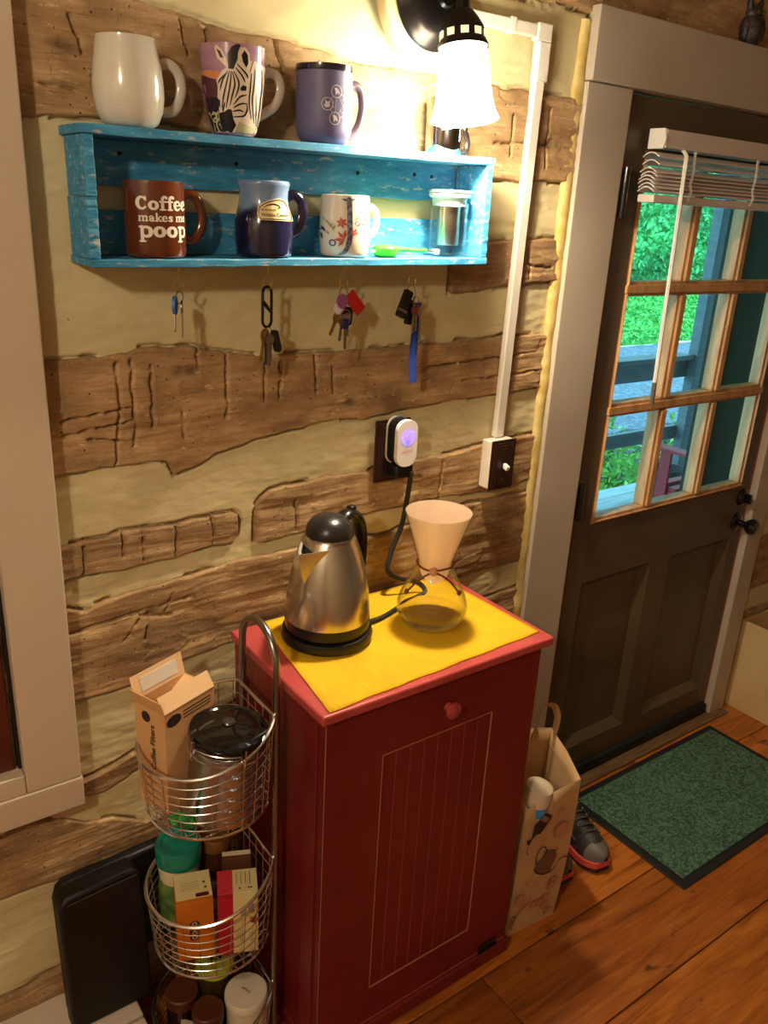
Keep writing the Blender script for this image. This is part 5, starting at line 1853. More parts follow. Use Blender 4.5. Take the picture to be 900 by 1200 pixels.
ob = carton('tea_box', 'orange carton with cream lid in the middle basket', (0.452, -0.250, Z2 + 0.004), math.radians(-18), 0.072, 0.080, 0.148, ora_m, crm_m)
fm = flat_map((0, 0, 0), (1, 0, 0), (0, 0, 1))
P = Print()
P.poly([(x + 0.034, z + 0.075) for x, z in rrect(0.020, 0.050, 0.009)], 0.05)
P.build('oval_emblem', mat('maroon_print', srgb(84, 18, 22), 0.5), ob, fm, 0.0004)
P = Print()
for k in range(4):
    P.ring(0.034, 0.058 + k * 0.0115, 0.0042, 0.0018, 12)
P.build('emblem_marks', crm_m, ob, fm, 0.0007)
tmf = flat_map((0, 0, 0.1492), (1, 0, 0), (0, 1, 0))
P = Print()
P.poly([(x + 0.052, z + 0.016) for x, z in rrect(0.026, 0.010, 0.003)], 0.05)
for (x, y) in ((0.060, 0.034), (0.058, 0.048)):
    P.disc(x, y, 0.0028, 10)
for k in range(4):
    P.stroke([(0.012, 0.032 + 0.006 * k), (0.048, 0.034 + 0.006 * k)], 0.0007)
P.build('lid_print', mat('maroon_print', srgb(84, 18, 22), 0.5), ob, tmf, 0.0004)

rb = carton('tea_box', 'red and cream striped carton beside the orange one', (0.527, -0.278, Z2 + 0.004), math.radians(-24), 0.080, 0.072, 0.148, crm_m, crm_m)
MB().box(-0.0004, 0.030, -0.0006, 0.0722, 0.0, 0.1483).build('red_band', redc_m, rb, smooth=False)
MB().box(0.0, 0.030, 0.010, 0.0715, 0.1484, 0.150).build('red_lid_band', mat('pink_red_carton', srgb(206, 52, 66), 0.5), rb, smooth=False)
P = Print()
P.poly([(0.045, 0.120), (0.055, 0.122), (0.055, 0.100), (0.045, 0.096)], 0.05)
P.poly([(0.060, 0.126), (0.072, 0.128), (0.072, 0.106), (0.060, 0.104)], 0.05)
P.build('grey_print', mat('grey_violet_print', srgb(150, 140, 156), 0.5), rb, fm, 0.0008)
P = Print()
for k in range(5):
    petal(P, 0.072, 0.085, 0.012, 0.004, k * 1.256)
P.build('flower_print', mat('plum_print', srgb(150, 50, 60), 0.5), rb, fm, 0.0008)
P = Print()
for k in range(5):
    P.stroke([(0.036 + 0.004 * k, 0.030), (0.036 + 0.004 * k, 0.060)], 0.0007)
    P.stroke([(0.062 + 0.003 * k, 0.030), (0.062 + 0.003 * k, 0.055)], 0.0006)
P.build('small_print', mat('tan_print', srgb(160, 130, 90), 0.5), rb, fm, 0.0006)
P = Print()
for k in range(4):
    P.stroke([(0.038 + 0.009 * k, 0.030), (0.038 + 0.009 * k, 0.062)], 0.0009)
for x in (0.044, 0.062, 0.067):
    P.disc(x, 0.020, 0.0022, 10)
P.build('lid_print', mat('maroon_print', srgb(84, 18, 22), 0.5), rb, tmf, 0.0010)

tj = thing('plastic_tub', 'cream and green tub with a teal screw lid in the middle basket', 'jar', (0.508, -0.128, Z2))
m = MB()
m.lathe([(0, 0), (0.040, 0), (0.043, 0.004), (0.044, 0.02), (0.044, 0.085), (0.040, 0.110), (0.043, 0.128), (0.043, 0.150)], 36)
m.build('tub', mat('cream_plastic', srgb(214, 206, 168), 0.4), tj)
m = MB()
m.lathe([(0.0445, 0.015), (0.0447, 0.086), (0.0410, 0.108)], 36)
m.build('green_label', mat('leafy_green_label', srgb(66, 110, 52), 0.5, col2=srgb(140, 160, 84), nscale=14), tj)
m = MB()
pr_ = []
n_ = 60
m.lathe([(0.044, 0.148), (0.0475, 0.150), (0.0480, 0.186), (0.0450, 0.192), (0.036, 0.192), (0.034, 0.188), (0, 0.188)], 44)
m.build('screw_lid', mat('teal_plastic', srgb(10, 122, 108), 0.25, coat=0.3), tj)

bj = thing('spice_jar', 'brown jar with a yellow rimmed lid behind the red carton', 'jar', (0.592, -0.128, Z2))
MB().lathe([(0, 0), (0.030, 0), (0.033, 0.004), (0.033, 0.13), (0.029, 0.145)], 32).build('jar_body', mat('brown_glass', srgb(74, 40, 20), 0.15, coat=0.4), bj)
MB().lathe([(0.030, 0.143), (0.034, 0.145), (0.034, 0.170), (0.031, 0.174), (0, 0.174)], 32).build('jar_lid', mat('amber_brown_lid', srgb(122, 78, 34), 0.4), bj)
bc = carton('small_carton', 'narrow brown carton with torn cream top behind the red carton', (0.575, -0.196, Z2 + 0.003), math.radians(-24), 0.060, 0.022, 0.158, mat('brown_carton', srgb(96, 58, 36), 0.6), mat('torn_cream_card', srgb(220, 206, 168), 0.8))

# ------- lowest basket
Z3 = 0.0105
wc = thing('ceramic_canister', 'white round canister with small dark lettering on its lid', 'canister', (0.600, -0.252, Z3))
wcm = mat('white_ceramic', srgb(222, 212, 192), 0.3, coat=0.2)
MB().lathe([(0, 0), (0.043, 0), (0.0455, 0.004), (0.0455, 0.118)], 40).build('body', wcm, wc)
wl = MB().lathe([(0.044, 0.119), (0.0465, 0.120), (0.0470, 0.124), (0.0470, 0.142), (0.045, 0.145), (0, 0.146)], 40).build('lid', wcm, wc)
P = Print()
for k in range(9):
    P.stroke([(-0.0105 + k * 0.0026, -0.0018), (-0.0105 + k * 0.0026, 0.0018)], 0.0011)
    P.stroke([(-0.0105 + k * 0.0026, 0.0018 if k % 2 else -0.0014), (-0.0090 + k * 0.0026, 0.0018 if k % 2 else -0.0014)], 0.0008)
P.build('lid_lettering', ink_m, wl, flat_map((0, 0, 0.1462), (0.36, -0.93, 0), (0.93, 0.36, 0)), 0.0004)
for (x, y, r_, lab) in ((0.486, -0.168, 0.036, 'dark jar with brown lid nearest the black case'), (0.515, -0.240, 0.034, 'dark jar with brown lid beside the white canister')):
    jj = thing('lidded_jar', lab, 'jar', (x, y, Z3), group='brown lidded jars in the lowest basket')
    MB().lathe([(0, 0), (r_ - 0.004, 0), (r_ - 0.002, 0.004), (r_ - 0.002, 0.11)], 32).build('jar_body', mat('dark_glass', srgb(34, 22, 16), 0.12, coat=0.4), jj)
    MB().lathe([(r_ - 0.002, 0.108), (r_, 0.110), (r_, 0.134), (r_ - 0.003, 0.137), (0, 0.137)], 32).build('jar_lid', mat('brown_lid', srgb(84, 42, 22), 0.45), jj)
lt = thing('lime_tub', 'lime green tub with black markings on its lid in the lowest basket', 'tub', (0.568, -0.162, Z3))
MB().lathe([(0, 0), (0.036, 0), (0.040, 0.006), (0.041, 0.14), (0.038, 0.150)], 36).build('tub', mat('dark_tub', srgb(56, 40, 24), 0.4), lt)
ll = MB().lathe([(0.039, 0.150), (0.0425, 0.152), (0.0425, 0.174), (0.040, 0.178), (0, 0.178)], 36).build('lid', mat('lime_plastic', srgb(176, 196, 40), 0.35), lt)
P = Print()
P.ring(0.002, 0, 0.010, 0.0035, 14)
P.stroke([(-0.012, -0.010), (-0.004, 0.012), (0.008, -0.012), (0.014, 0.010)], 0.003)
P.build('lid_marks', black_m, ll, flat_map((0, 0, 0.1782), (1, 0, 0), (0, 1, 0)), 0.0004)
m = MB()
r = random.Random(9)
vs = [(i * 0.011 - 0.03 + r.uniform(-.002, .002), j * 0.010 - 0.025 + r.uniform(-.003, .003), 0.010 * r.random()) for j in range(6) for i in range(7)]
fs = [(j * 7 + i, j * 7 + i + 1, j * 7 + i + 8, j * 7 + i + 7) for j in range(5) for i in range(6)]
m.add(vs, fs)
pb = m.build('plastic_bag', mat('crinkled_clear_plastic', srgb(190, 180, 164), 0.15, spec=0.8, alpha=0.55), None, smooth=False, loc=(0.474, -0.252, 0.105), rot=(0.75, 0.1, -0.7))
pb.modifiers.new('thick', 'SOLIDIFY').thickness = 0.002
tag(pb, 'crinkled clear plastic bag in the lowest basket', 'bag')

# ------------------------------------------------------------------ black case on the ledge
bk_m = mat('black_nylon', srgb(9, 9, 9), 0.5, bump=0.25, bscale=120)
kc = thing('black_case', 'flat black case standing on the white ledge against the wall', 'case')
prof_ = [(0.268, 0.1125), (0.268, 0.415), (0.274, 0.432), (0.288, 0.443), (0.420, 0.449), (0.434, 0.440), (0.440, 0.425), (0.440, 0.1125)]
Msh = Matrix(((1, 0, 0, 0), (0, 1, 0.09, -0.0101), (0, 0, 1, 0), (0, 0, 0, 1)))
MB().prism(prof_, -0.118, -0.070, Msh).build('body', bk_m, kc, bevel=0.008, seg=3)
prof2 = [(0.272, 0.1125), (0.272, 0.40), (0.280, 0.424), (0.296, 0.436), (0.575, 0.446), (0.588, 0.436), (0.592, 0.42), (0.592, 0.20), (0.40, 0.20), (0.40, 0.1125)]
MB().prism(prof2, -0.069, -0.040, Msh).build('back_pocket', bk_m, kc, bevel=0.008, seg=3)
m = MB()
m.tube([(0.285, -0.114, 0.428), (0.35, -0.114, 0.433), (0.43, -0.114, 0.437)], 0.0016, 6, M=Matrix.Translation((0, 0.022, 0.0)))
m.build('seam', mat('grey_piping', srgb(52, 50, 48), 0.5), kc)

# ------------------------------------------------------------------ paper bag
pap_m = mat('brown_kraft_paper', srgb(196, 160, 116), 0.8, col2=srgb(184, 146, 102), nscale=8, bump=0.15, bscale=16)
bag = thing('paper_bag', 'brown paper carrier bag printed with bottle and teapot beside the cabinet', 'bag', (1.285, -0.365, 0.0), rot=(0, 0, math.radians(-4)))
BW, BD, BH = 0.172, 0.125, 0.43
m = MB()
# open-topped bag: front lower, back higher, walls as one sheet
ring_b = [(0, 0), (BW / 2, -0.002), (BW, 0), (BW + 0.004, BD / 2), (BW, BD), (BW / 2, BD + 0.003), (0, BD), (-0.003, BD / 2)]
tops = [BH - 0.02, BH + 0.004, BH + 0.010, BH + 0.05, BH + 0.085, BH + 0.11, BH + 0.11, BH + 0.03]
nl = 10
vs = []
for j in range(nl + 1):
    f_ = j / nl
    for k, (x, y) in enumerate(ring_b):
        bul = 0.010 * math.sin(PI * f_)
        lean = -0.004 * f_
        cxm, cym = BW / 2, BD / 2
        x2 = x + (bul * 0.4 if x > cxm else -bul * 0.4) + 0.022 * f_
        y2 = y + (bul * 0.5 if y > cym else -bul * 0.5) + lean
        wob = 0.002 * math.sin(7 * f_ + k * 2.1)
        vs.append((x2 + wob, y2 + wob, tops[k] * f_))
n8 = 8
fs = [(j * n8 + k, j * n8 + (k + 1) % n8, (j + 1) * n8 + (k + 1) % n8, (j + 1) * n8 + k) for j in range(nl) for k in range(n8)]
fs.append(tuple(reversed(range(n8))))
m.add(vs, fs)
bb = m.build('bag_body', pap_m, bag, smooth=True, angle=50)
sd = bb.modifiers.new('thick', 'SOLIDIFY')
sd.thickness = 0.0012
m = MB()
m.tube(spline([(0.132, BD - 0.004, 0.500), (0.136, BD - 0.010, 0.575), (0.152, BD - 0.014, 0.602), (0.182, BD - 0.014, 0.592), (0.202, BD - 0.012, 0.555), (0.206, BD - 0.008, 0.515), (0.198, BD - 0.006, 0.470)], 6), 0.009, 4, squash=(0.12, 1), up=(0, 0, 1))
m.build('handle', pap_m, bag)


def bag_front(u, v, lift):
    v = v * 0.94 - 0.004
    f_ = v / BH
    bul = 0.010 * math.sin(PI * f_)
    return (u + 0.022 * f_, -0.002 - bul * 0.5 - 0.004 * f_ - 0.0022 - lift, v)


P = Print()
P.poly([(0.055, 0.415), (0.082, 0.395), (0.083, 0.386), (0.060, 0.357), (0.052, 0.348), (0.036, 0.351), (0.024, 0.337), (0.019, 0.324), (0.011, 0.33), (0.009, 0.344), (0.023, 0.342), (0.026, 0.366), (0.027, 0.383), (0.046, 0.4)], 0.02)
P.build('bottle_print', mat('dark_bottle_print', srgb(58, 32, 24), 0.7), bag, bag_front, 0.0006)
P = Print()
P.poly([(0.054, 0.405), (0.076, 0.388), (0.066, 0.377), (0.044, 0.394)], 0.02)
P.build('bottle_label', mat('bottle_label_print', srgb(140, 110, 88), 0.7), bag, bag_front, 0.0012)
P = Print()
P.poly([(0.054, 0.23), (0.06, 0.25), (0.076, 0.26), (0.08, 0.276), (0.12, 0.262), (0.128, 0.242), (0.121, 0.22), (0.114, 0.206), (0.117, 0.193), (0.09, 0.197), (0.062, 0.216)], 0.02)
P.build('teapot_print', mat('teapot_print', srgb(112, 78, 54), 0.7), bag, bag_front, 0.0006)
P = Print()
P.stroke([(0.057, 0.243), (0.052, 0.271), (0.059, 0.293), (0.073, 0.297), (0.084, 0.283), (0.087, 0.268), (0.076, 0.26)], 0.0035)
P.stroke([(0.119, 0.194), (0.13, 0.207), (0.142, 0.224), (0.157, 0.226), (0.17, 0.219)], 0.0035)
P.stroke([(0.080, 0.276), (0.10, 0.274), (0.12, 0.264), (0.124, 0.272)], 0.003)
P.stroke([(0.054, 0.23), (0.062, 0.215), (0.09, 0.196), (0.117, 0.193)], 0.005)
P.stroke([(0.064, 0.12), (0.040, 0.100), (0.024, 0.085), (0.012, 0.060)], 0.003)
P.stroke([(0.006, 0.046), (0.008, 0.08), (0.018, 0.079), (0.012, 0.034)], 0.003)
P.stroke([(0.015, 0.318), (0.014, 0.304), (0.022, 0.294)], 0.002)
P.build('outline_print', mat('brown_line_print', srgb(72, 46, 32), 0.7), bag, bag_front, 0.0012)
fruits = [(0.126, 0.330, 0.030), (0.136, 0.150, 0.020), (0.132, 0.136, 0.018), (0.080, 0.093, 0.018), (0.102, 0.091, 0.018), (0.121, 0.100, 0.016), (0.123, 0.070, 0.018), (0.138, 0.040, 0.015), (0.022, 0.140, 0.018), (0.030, 0.122, 0.017), (0.040, 0.188, 0.010), (0.118, 0.394, 0.016)]
P = Print()
for (x, y, r_) in fruits:
    P.disc(x, y, r_ * 0.85, 16, maxlen=0.02)
P.build('fruit_print', mat('faded_fruit_print', srgb(186, 130, 98), 0.8), bag, bag_front, 0.0005)
P = Print()
for (x, y, r_) in fruits[:9]:
    P.stroke([(x + r_ * 0.8 * math.cos(q), y + r_ * 0.8 * math.sin(q)) for q in np.linspace(0.4, 4.2, 9)], [0.001, 0.004, 0.005, 0.001])
P.build('fruit_outline', mat('rust_print', srgb(166, 86, 62), 0.8), bag, bag_front, 0.0011)
# things inside the bag
pr1 = thing('paper_roll', 'white paper roll with a blue band sticking up in the paper bag', 'roll', (1.340, -0.322, 0.235), rot=(0.14, 0.10, 0))
MB().lathe([(0, 0), (0.036, 0), (0.037, 0.20), (0.034, 0.213), (0.022, 0.221), (0, 0.222)], 28).build('roll', mat('white_paper', srgb(214, 196, 172), 0.8), pr1)
MB().lathe([(0.0375, 0.14), (0.038, 0.145), (0.038, 0.165), (0.0375, 0.17)], 28).build('blue_band', mat('sky_blue_film', srgb(60, 150, 222), 0.3), pr1)

# ------------------------------------------------------------------ shoes
sh1 = mat('black_shoe_fabric', srgb(30, 28, 28), 0.6, col2=srgb(58, 54, 52), nscale=30, bump=0.3, bscale=90)
sole_m = mat('coral_foam_sole', srgb(214, 84, 74), 0.5)
outs_m = mat('dark_outsole', srgb(48, 24, 24), 0.6)
toe_m = mat('grey_toe_rubber', srgb(104, 96, 88), 0.5)


def shoe(label, loc, rz):
    t = thing('hiking_shoe', label, 'shoe', loc, rz, group='pair of hiking shoes by the doormat')
    # local: toe towards +X, length 0.29
    st = [(-0.145, 0.026, 0.030), (-0.12, 0.036, 0.036), (-0.07, 0.038, 0.036), (0.0, 0.042, 0.040), (0.06, 0.049, 0.046), (0.11, 0.043, 0.042), (0.14, 0.024, 0.024)]

    def outline(k=1.0, n=6):
        P1 = spline([(x, -w1 * k, 0) for x, w1, w2 in st], n)
        P2 = spline([(x, w2 * k, 0) for x, w1, w2 in reversed(st)], n)
        return [(p.x, p.y) for p in P1 + P2]

    def layer(z0, z1, k0, k1, name, material, par=t, lift=0.0):
        a, c = outline(k0), outline(k1)
        n = len(a)
        m = MB()

        def zz(x, z):
            return z + max(0, x - 0.09) * 0.18 + lift
        m.add([(x, y, zz(x, z0)) for x, y in a] + [(x, y, zz(x, z1)) for x, y in c],
              [(i, (i + 1) % n, n + (i + 1) % n, n + i) for i in range(n)] + [tuple(reversed(range(n))), tuple(range(n, 2 * n))])
        return m.build(name, material, par, angle=50, bevel=0.002)
    layer(0.0, 0.012, 0.96, 1.0, 'outsole', outs_m)
    layer(0.0125, 0.034, 1.03, 1.02, 'midsole', sole_m)
    # upper: sections along the length
    secs = [(-0.140, 0.024, 0.078), (-0.115, 0.034, 0.094), (-0.075, 0.036, 0.096), (-0.035, 0.037, 0.092), (0.005, 0.040, 0.084), (0.045, 0.044, 0.070), (0.080, 0.045, 0.056), (0.110, 0.039, 0.046), (0.132, 0.026, 0.036), (0.142, 0.010, 0.026)]
    m = MB()
    n = 14
    vs = []
    for x, w_, h in secs:
        base = 0.035 + max(0, x - 0.09) * 0.18
        for k in range(n):
            a = PI * k / (n - 1)
            y = w_ * math.cos(a) * (1.0 if math.sin(a) < 0.5 else 0.92)
            z = base + h * max(math.sin(a), 0.0) ** 0.75
            if x < -0.02 and math.sin(a) > 0.93:
                z -= 0.028
            vs.append((x, y, z))
    fs = [(i * n + k, i * n + k + 1, (i + 1) * n + k + 1, (i + 1) * n + k) for i in range(len(secs) - 1) for k in range(n - 1)]
    fs.append(tuple(range(n)))
    fs.append(tuple(reversed(range((len(secs) - 1) * n, len(secs) * n))))
    m.add(vs, [tuple(reversed(f)) for f in fs])
    up = m.build('upper', sh1, t, angle=60)
    m = MB()
    cs = [(x, w_ * 1.03, h * 1.02) for x, w_, h in secs if x > 0.09] + [(0.146, 0.006, 0.020)]
    cs = [(0.098, 0.0435, 0.050)] + cs[0:]
    vs = []
    for x, w_, h in cs:
        base = 0.034 + max(0, x - 0.09) * 0.18
        for k in range(n):
            a = PI * k / (n - 1)
            vs.append((x, w_ * math.cos(a), base + h * max(math.sin(a), 0.0) ** 0.75 * 0.98 + 0.0012))
    m.add(vs, [(i * n + k + 1, i * n + k, (i + 1) * n + k, (i + 1) * n + k + 1) for i in range(len(cs) - 1) for k in range(n - 1)])
    m.build('toe_cap', toe_m, t)
    for s_ in (-1, 1):
        m = MB()
        pts_ = []
        for x in np.linspace(-0.11, 0.06, 8):
            wv_ = np.interp(x, [q[0] for q in secs], [q[1] for q in secs])
            pts_.append((x, s_ * (wv_ + 0.001), 0.058 + 0.012 * math.sin(x * 40)))
        m.tube(spline(pts_, 3), 0.0035, 6, squash=(1.6, 0.5))
        m.build('side_stripe', toe_m, t)
    for k in range(6):
        x = 0.070 - 0.020 * k
        h = np.interp(x, [s[0] for s in secs], [s[2] for s in secs]) + 0.037
        m = MB()
        m.tube(spline([(x - 0.006, -0.022, h - 0.010), (x, -0.008, h + 0.003), (x + 0.003, 0.008, h + 0.003), (x - 0.004, 0.022, h - 0.010)], 4), 0.0030, 6)
        m.build('lace', mat('grey_lace', srgb(70, 66, 64), 0.7), t)
    for s in (-1, 1):
        for k in range(5):
            x = 0.060 - 0.022 * k
            h = np.interp(x, [q[0] for q in secs], [q[2] for q in secs]) + 0.036
            MB().sphere((x, s * 0.023, h - 0.010), 0.0032, 8, 6).build('eyelet', silver_m, t)
    m = MB()
    m.tube(spline([(-0.045, 0.0, 0.130), (-0.055, 0.012, 0.165), (-0.035, 0.022, 0.175), (-0.022, 0.020, 0.140)], 6), 0.0016, 6)
    m.build('lace_loop', black_m, t)
    return t


shoe('black hiking shoe with coral sole, the one nearer the doormat', (1.712, -0.216, 0.001), math.radians(-101))
shoe('black hiking shoe with coral sole, half hidden by the paper bag', (1.572, -0.188, 0.001), math.radians(-94))

# ------------------------------------------------------------------ doormat
dm = thing('doormat', 'green carpet doormat with black rubber border by the door', 'doormat', (2.228, -0.300, 0.0), rot=(0, 0, math.radians(0)))
rub_m = mat('black_rubber_border', srgb(24, 25, 25), 0.65)
MB().box(-0.392, 0.392, -0.225, 0.225, 0.0005, 0.007).build('rubber_backing', rub_m, dm, bevel=0.003)
gm_, nt, b = newmat('green_carpet', 0.95)
v = mapped(nt, (1, 1, 1))
vo = nt.nodes.new('ShaderNodeTexVoronoi')
vo.feature = 'DISTANCE_TO_EDGE'
vo.inputs['Scale'].default_value = 34
nz = N(nt, 'ShaderNodeTexNoise', Scale=9.0, Detail=3.0)
nt.links.new(v, nz.inputs['Vector'])
mv = nt.nodes.new('ShaderNodeMix')
mv.data_type = 'VECTOR'
mv.inputs[0].default_value = 0.3
nt.links.new(v, mv.inputs[4])
nt.links.new(nz.outputs['Color'], mv.inputs[5])
nt.links.new(mv.outputs[1], vo.inputs['Vector'])
g = ramp(nt, vo.outputs['Distance'], [(0.01, (0.25, 0.25, 0.25, 1)), (0.12, (1, 1, 1, 1))])
fine = noise(nt, v, 160.0, 2)
c1 = mixc(nt, g, srgb(28, 48, 38), ramp(nt, fine, [(0.35, srgb(58, 96, 74)), (0.7, srgb(96, 134, 108))]))
nt.links.new(c1, b.inputs['Base Color'])
nt.links.new(bumpn(nt, g, 0.8, 0.004, bumpn(nt, fine, 0.5, 0.003)), b.inputs['Normal'])
MB().box(-0.365, 0.365, -0.200, 0.200, 0.0075, 0.0125).build('carpet', gm_, dm, bevel=0.003)

# ------------------------------------------------------------------ cream box at the right
bx_m = mat('cream_board', srgb(206, 178, 128), 0.7, col2=srgb(194, 164, 112), nscale=5, bump=0.1, bscale=20)
bx = thing('open_box', 'cream open topped box standing past the door casing', 'box', (2.818, -0.004, 0.0))
w_, d_, h_, t_ = 0.42, 0.55, 0.368, 0.012
MB().box(0, t_, -d_, 0, 0, h_).build('side', bx_m, bx, smooth=False, bevel=0.002)
MB().box(w_ - t_, w_, -d_, 0, 0, h_).build('side', bx_m, bx, smooth=False, bevel=0.002)
MB().box(t_, w_ - t_, -t_, 0, 0, h_).build('back', bx_m, bx, smooth=False, bevel=0.002)
MB().box(t_, w_ - t_, -d_, -d_ + t_, 0, h_).build('front', bx_m, bx, smooth=False, bevel=0.002)
MB().box(t_, w_ - t_, -d_ + t_, -t_, 0, 0.012).build('bottom', bx_m, bx, smooth=False)

# ------------------------------------------------------------------ dark owl figure on the casing
owl_m = mat('dark_carved_wood', srgb(34, 27, 27), 0.5, col2=srgb(66, 54, 56), nscale=60, bump=0.6, bscale=110)
ow = thing('owl_figurine', 'small dark owl figurine perched on top of the door casing', 'figurine', (2.178, -0.018, 2.2225))
m = MB()
m.lathe([(0, 0), (0.024, 0.0), (0.033, 0.012), (0.036, 0.030), (0.032, 0.050), (0.026, 0.062)], 20)
m.build('body', owl_m, ow)
m = MB()
m.sphere((0, 0, 0.068), 0.026, 16, 10, (1, 0.85, 0.8))
hdw = m.build('head', owl_m, ow)
for s in (-1, 1):
    MB().tube([(s * 0.016, 0, 0.080), (s * 0.024, 0, 0.098), (s * 0.026, -0.002, 0.108)], [0.010, 0.007, 0.002], 8).build('ear_tuft', owl_m, hdw)
    MB().sphere((s * 0.010, -0.020, 0.070), 0.006, 10, 8).build('eye', mat('mossy_green_eye', srgb(50, 66, 28), 0.3), hdw)
    MB().sphere((s * 0.032, 0, 0.030), 0.014, 12, 8, (0.6, 1.2, 2.0)).build('wing', owl_m, ow)


# ------------------------------------------------------------------ outdoors, seen through the panes
PD = -0.06
wood_g = mat('grey_porch_paint', srgb(112, 122, 128), 0.6, col2=srgb(98, 108, 114), nscale=6, stretch=(1, 1, 6))
deck = structure('porch_floor', 'pale grey porch floor outside the door')
for k in range(14):
    y0 = 0.24 + k * 0.138
    MB().box(1.0, 9.0, y0 + 0.002, y0 + 0.134, PD - 0.03, PD).build('deck_board', mat('pale_deck_paint', srgb(186, 190, 196), 0.6, col2=srgb(166, 170, 176), nscale=4, stretch=(1, 8, 8)), deck, smooth=False)
YR = 2.10
rl_ = thing('porch_railing', 'grey wooden porch railing with two horizontal rails', 'railing')
MB().box(2.0, 5.285, YR - 0.07, YR + 0.07, 0.865, 0.90).build('cap_rail', wood_g, rl_, smooth=False, bevel=0.004)
MB().box(2.0, 5.285, YR - 0.02, YR + 0.02, 0.735, 0.864).build('upper_rail', wood_g, rl_, smooth=False, bevel=0.003)
MB().box(2.0, 5.285, YR - 0.02, YR + 0.02, 0.275, 0.375).build('lower_rail', wood_g, rl_, smooth=False, bevel=0.003)
MB().box(2.2, 2.29, YR - 0.045, YR + 0.045, PD, 0.86).build('post', wood_g, rl_, smooth=False)
ps = MB().box(5.29, 5.41, 2.015, 2.095, PD, 2.75).build('porch_post', wood_g, None, smooth=False, bevel=0.006)
tag(ps, 'square grey porch post at the end of the railing', 'post')
MB_ = MB().box(-1.0, 9.0, 0.24, 2.6, 2.75, 2.85).build('porch_roof', mat('porch_ceiling_paint', srgb(150, 154, 150), 0.7), None, smooth=False)
tag(MB_, 'porch roof boards over the door outside', kind='structure')

gs_m = mat('dark_green_siding', srgb(40, 78, 64), 0.6, col2=srgb(34, 68, 56), nscale=5, stretch=(1, 1, 4))
ew = MB()
ew.box(WX0, 1.735, 0.14, 0.22, -0.1, 2.74)
ew.box(2.725, 8.0, 0.14, 0.22, -0.1, 2.74)
ew.box(1.735, 2.695, 0.14, 0.22, 2.086, 2.74)
o = ew.build('wall_outside', gs_m, None, smooth=False)
tag(o, 'outer face of the log wall around the door', kind='structure')

# red slatted garden chair
chm = mat('red_chair_paint', srgb(176, 52, 60), 0.5)
ch = thing('garden_chair', 'red slatted garden chair on the porch', 'chair', (4.50, 1.15, PD), rot=(0, 0, math.radians(90)))
ch.scale = (0.83, 0.83, 0.83)
for s in (-1, 1):
    MB().box(-0.30, 0.42, s * 0.29 - 0.055, s * 0.29 + 0.055, 0.655, 0.680).build('armrest', chm, ch, smooth=False, bevel=0.006)
    MB().box(-0.022, 0.022, s * 0.29 - 0.012, s * 0.29 + 0.012, 0.0, 0.72, Matrix.Translation((-0.20, 0, 0)) @ Matrix.Rotation(math.radians(-14), 4, 'Y') @ Matrix.Scale(0.92, 4)).build('leg', chm, ch, smooth=False, bevel=0.004)
    MB().box(-0.045, 0.045, s * 0.29 - 0.012, s * 0.29 + 0.012, 0.0, 0.655, Matrix.Translation((0.33, 0, 0))).build('leg', chm, ch, smooth=False, bevel=0.004)
    MB().box(-0.36, 0.38, s * 0.26 - 0.012, s * 0.26 + 0.012, -0.045, 0.045, Matrix.Translation((0.0, 0, 0.26)) @ Matrix.Rotation(math.radians(-14), 4, 'Y')).build('seat_rail', chm, ch, smooth=False, bevel=0.004)
for k in range(6):
    MB().box(-0.035, 0.035, -0.27, 0.27, 0.0, 0.02, Matrix.Translation((0.34 - 0.085 * k, 0, 0.385 - 0.022 * k))).build('seat_slat', chm, ch, smooth=False, bevel=0.004)
for k in range(5):
    y = -0.20 + 0.10 * k
    MB().box(-0.01, 0.01, y - 0.043, y + 0.043, 0.0, 0.80 - 0.03 * abs(k - 2), Matrix.Translation((-0.14, 0, 0.28)) @ Matrix.Rotation(math.radians(-20), 4, 'Y')).build('back_slat', chm, ch, smooth=False, bevel=0.004)
pot = thing('flower_pot', 'dark grey round pot beside the garden chair', 'pot', (4.80, 1.78, PD))
MB().lathe([(0, 0), (0.10, 0), (0.13, 0.05), (0.145, 0.16), (0.14, 0.24), (0.12, 0.26), (0.10, 0.22), (0, 0.20)], 28).build('pot_body', mat('dark_slate_pot', srgb(52, 60, 62), 0.6), pot)

# ground: mulch bed, gravel drive, lawn and wooded bank
yard = structure('ground', 'mulch bed, gravel drive and grass outside the porch')


def ground_mesh(name, y0, y1, x0, x1, zf, nx, ny, material, seed):
    xs_ = np.linspace(x0, x1, nx)
    ys_ = np.linspace(y0, y1, ny)
    X_, Y_ = np.meshgrid(xs_, ys_)
    Z_ = zf(X_, Y_)
    return grid_mesh(name, X_, Y_, Z_, material, yard)


mul_m = mat('bark_mulch', srgb(92, 88, 96), 0.9, col2=srgb(58, 50, 52), nscale=14, bump=0.8, bscale=24)
grv_m = mat('grey_gravel', srgb(92, 96, 112), 0.9, col2=srgb(128, 132, 148), nscale=20, bump=0.6, bscale=40)
lawn_m = mat('lawn_soil', srgb(96, 158, 60), 0.9, col2=srgb(120, 184, 74), nscale=3)
ground_mesh('mulch_bed', 2.17, 3.9, 0, 14, lambda a, c: -0.30 + 0.05 * fbm(a * 8, c * 8, 400, 3), 200, 60, mul_m, 1)
ground_mesh('gravel_drive', 3.9, 8.0, 0, 30, lambda a, c: -0.33 + 0.03 * fbm(a * 6, c * 6, 410, 2), 160, 40, grv_m, 2)
ground_mesh('lawn', 8.0, 12.0, 0, 40, lambda a, c: -0.31 + (c - 8) * 0.05 + 0.05 * fbm(a, c, 420, 2), 80, 20, lawn_m, 3)
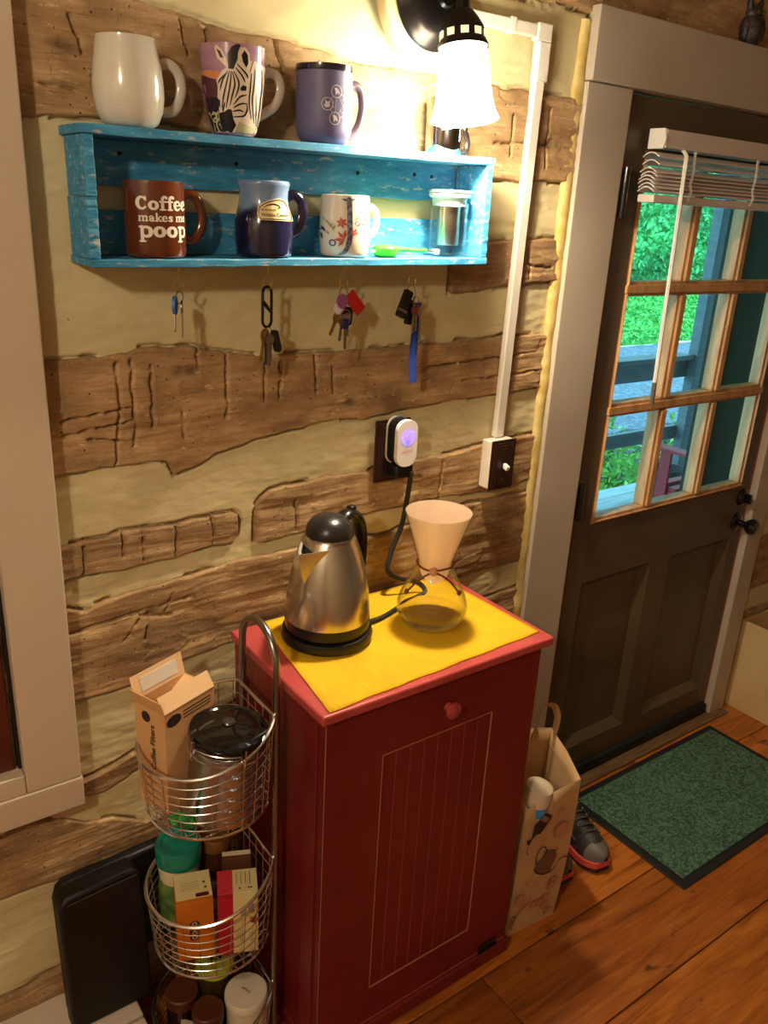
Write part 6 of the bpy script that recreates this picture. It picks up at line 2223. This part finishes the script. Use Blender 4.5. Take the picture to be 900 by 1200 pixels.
ground_mesh('bank', 12.0, 40.0, 0, 70, lambda a, c: -0.11 + (c - 12) * 0.55 + 0.8 * fbm(a * .3, c * .3, 430, 3), 90, 60, mat('wooded_bank', srgb(52, 106, 52), 0.9, col2=srgb(84, 146, 74), nscale=1.5), 4)

leaf1 = mat('fresh_leaf', srgb(104, 196, 112), 0.6, col2=srgb(48, 132, 74), nscale=0.9)


def scatter_leaves(name, n, fn, size, material, label, seed):
    r = np.random.default_rng(seed)
    C_ = fn(r, n)
    a = r.normal(size=(n, 3))
    a /= np.linalg.norm(a, axis=1)[:, None]
    b_ = r.normal(size=(n, 3))
    b_ -= a * np.sum(a * b_, 1)[:, None]
    b_ /= np.linalg.norm(b_, axis=1)[:, None]
    s = size * r.uniform(0.6, 1.4, (n, 1))
    V_ = np.stack([C_ - a * s, C_ - b_ * s * 0.5, C_ + a * s, C_ + b_ * s * 0.5], 1).reshape(-1, 3)
    me = bpy.data.meshes.new(name)
    me.vertices.add(len(V_))
    me.vertices.foreach_set('co', V_.astype(np.float32).ravel())
    me.loops.add(4 * n)
    me.loops.foreach_set('vertex_index', np.arange(4 * n, dtype=np.int32))
    me.polygons.add(n)
    me.polygons.foreach_set('loop_start', np.arange(0, 4 * n, 4, dtype=np.int32))
    me.update(calc_edges=True)
    me.materials.append(material)
    o = bpy.data.objects.new(name, me)
    COL.objects.link(o)
    return tag(o, label, None, kind='stuff')


def f_bank(r, n):
    x = r.uniform(8, 50, n)
    y = 12.0 + r.random(n) ** 1.3 * 16
    cl = fbm(x * 0.7, y * 0.7, 500, 2)
    z = -0.1 + (y - 12) * 0.55 + r.random(n) * (1.4 + 2.4 * cl)
    return np.stack([x, y, z], 1)


def f_grass(r, n):
    x = r.uniform(6, 34, n)
    y = r.uniform(8.0, 12.2, n)
    return np.stack([x, y, -0.28 + (y - 8) * 0.05 + 0.10 * r.random(n)], 1)


def f_bed(r, n):
    k = r.integers(0, 14, n)
    cx_ = np.linspace(3.4, 8.4, 14)[k] + r.normal(0, 0.13, n)
    cy_ = (2.65 + 0.35 * np.sin(np.arange(14) * 2.4))[k] + r.normal(0, 0.13, n)
    return np.stack([cx_, cy_, -0.26 + np.abs(r.normal(0, 0.16, n))], 1)


scatter_leaves('bank_foliage', 120000, f_bank, 0.085, leaf1, 'green bushes and saplings on the bank beyond the drive', 1)
scatter_leaves('lawn_grass', 60000, f_grass, 0.05, mat('lawn_blade', srgb(120, 200, 100), 0.6, col2=srgb(90, 172, 80), nscale=1.2), 'bright green grass strip beyond the gravel drive', 2)
scatter_leaves('bed_plants', 5000, f_bed, 0.035, mat('bed_leaf', srgb(132, 190, 84), 0.6, col2=srgb(84, 146, 60), nscale=5), 'low green plants growing in the mulch bed', 3)
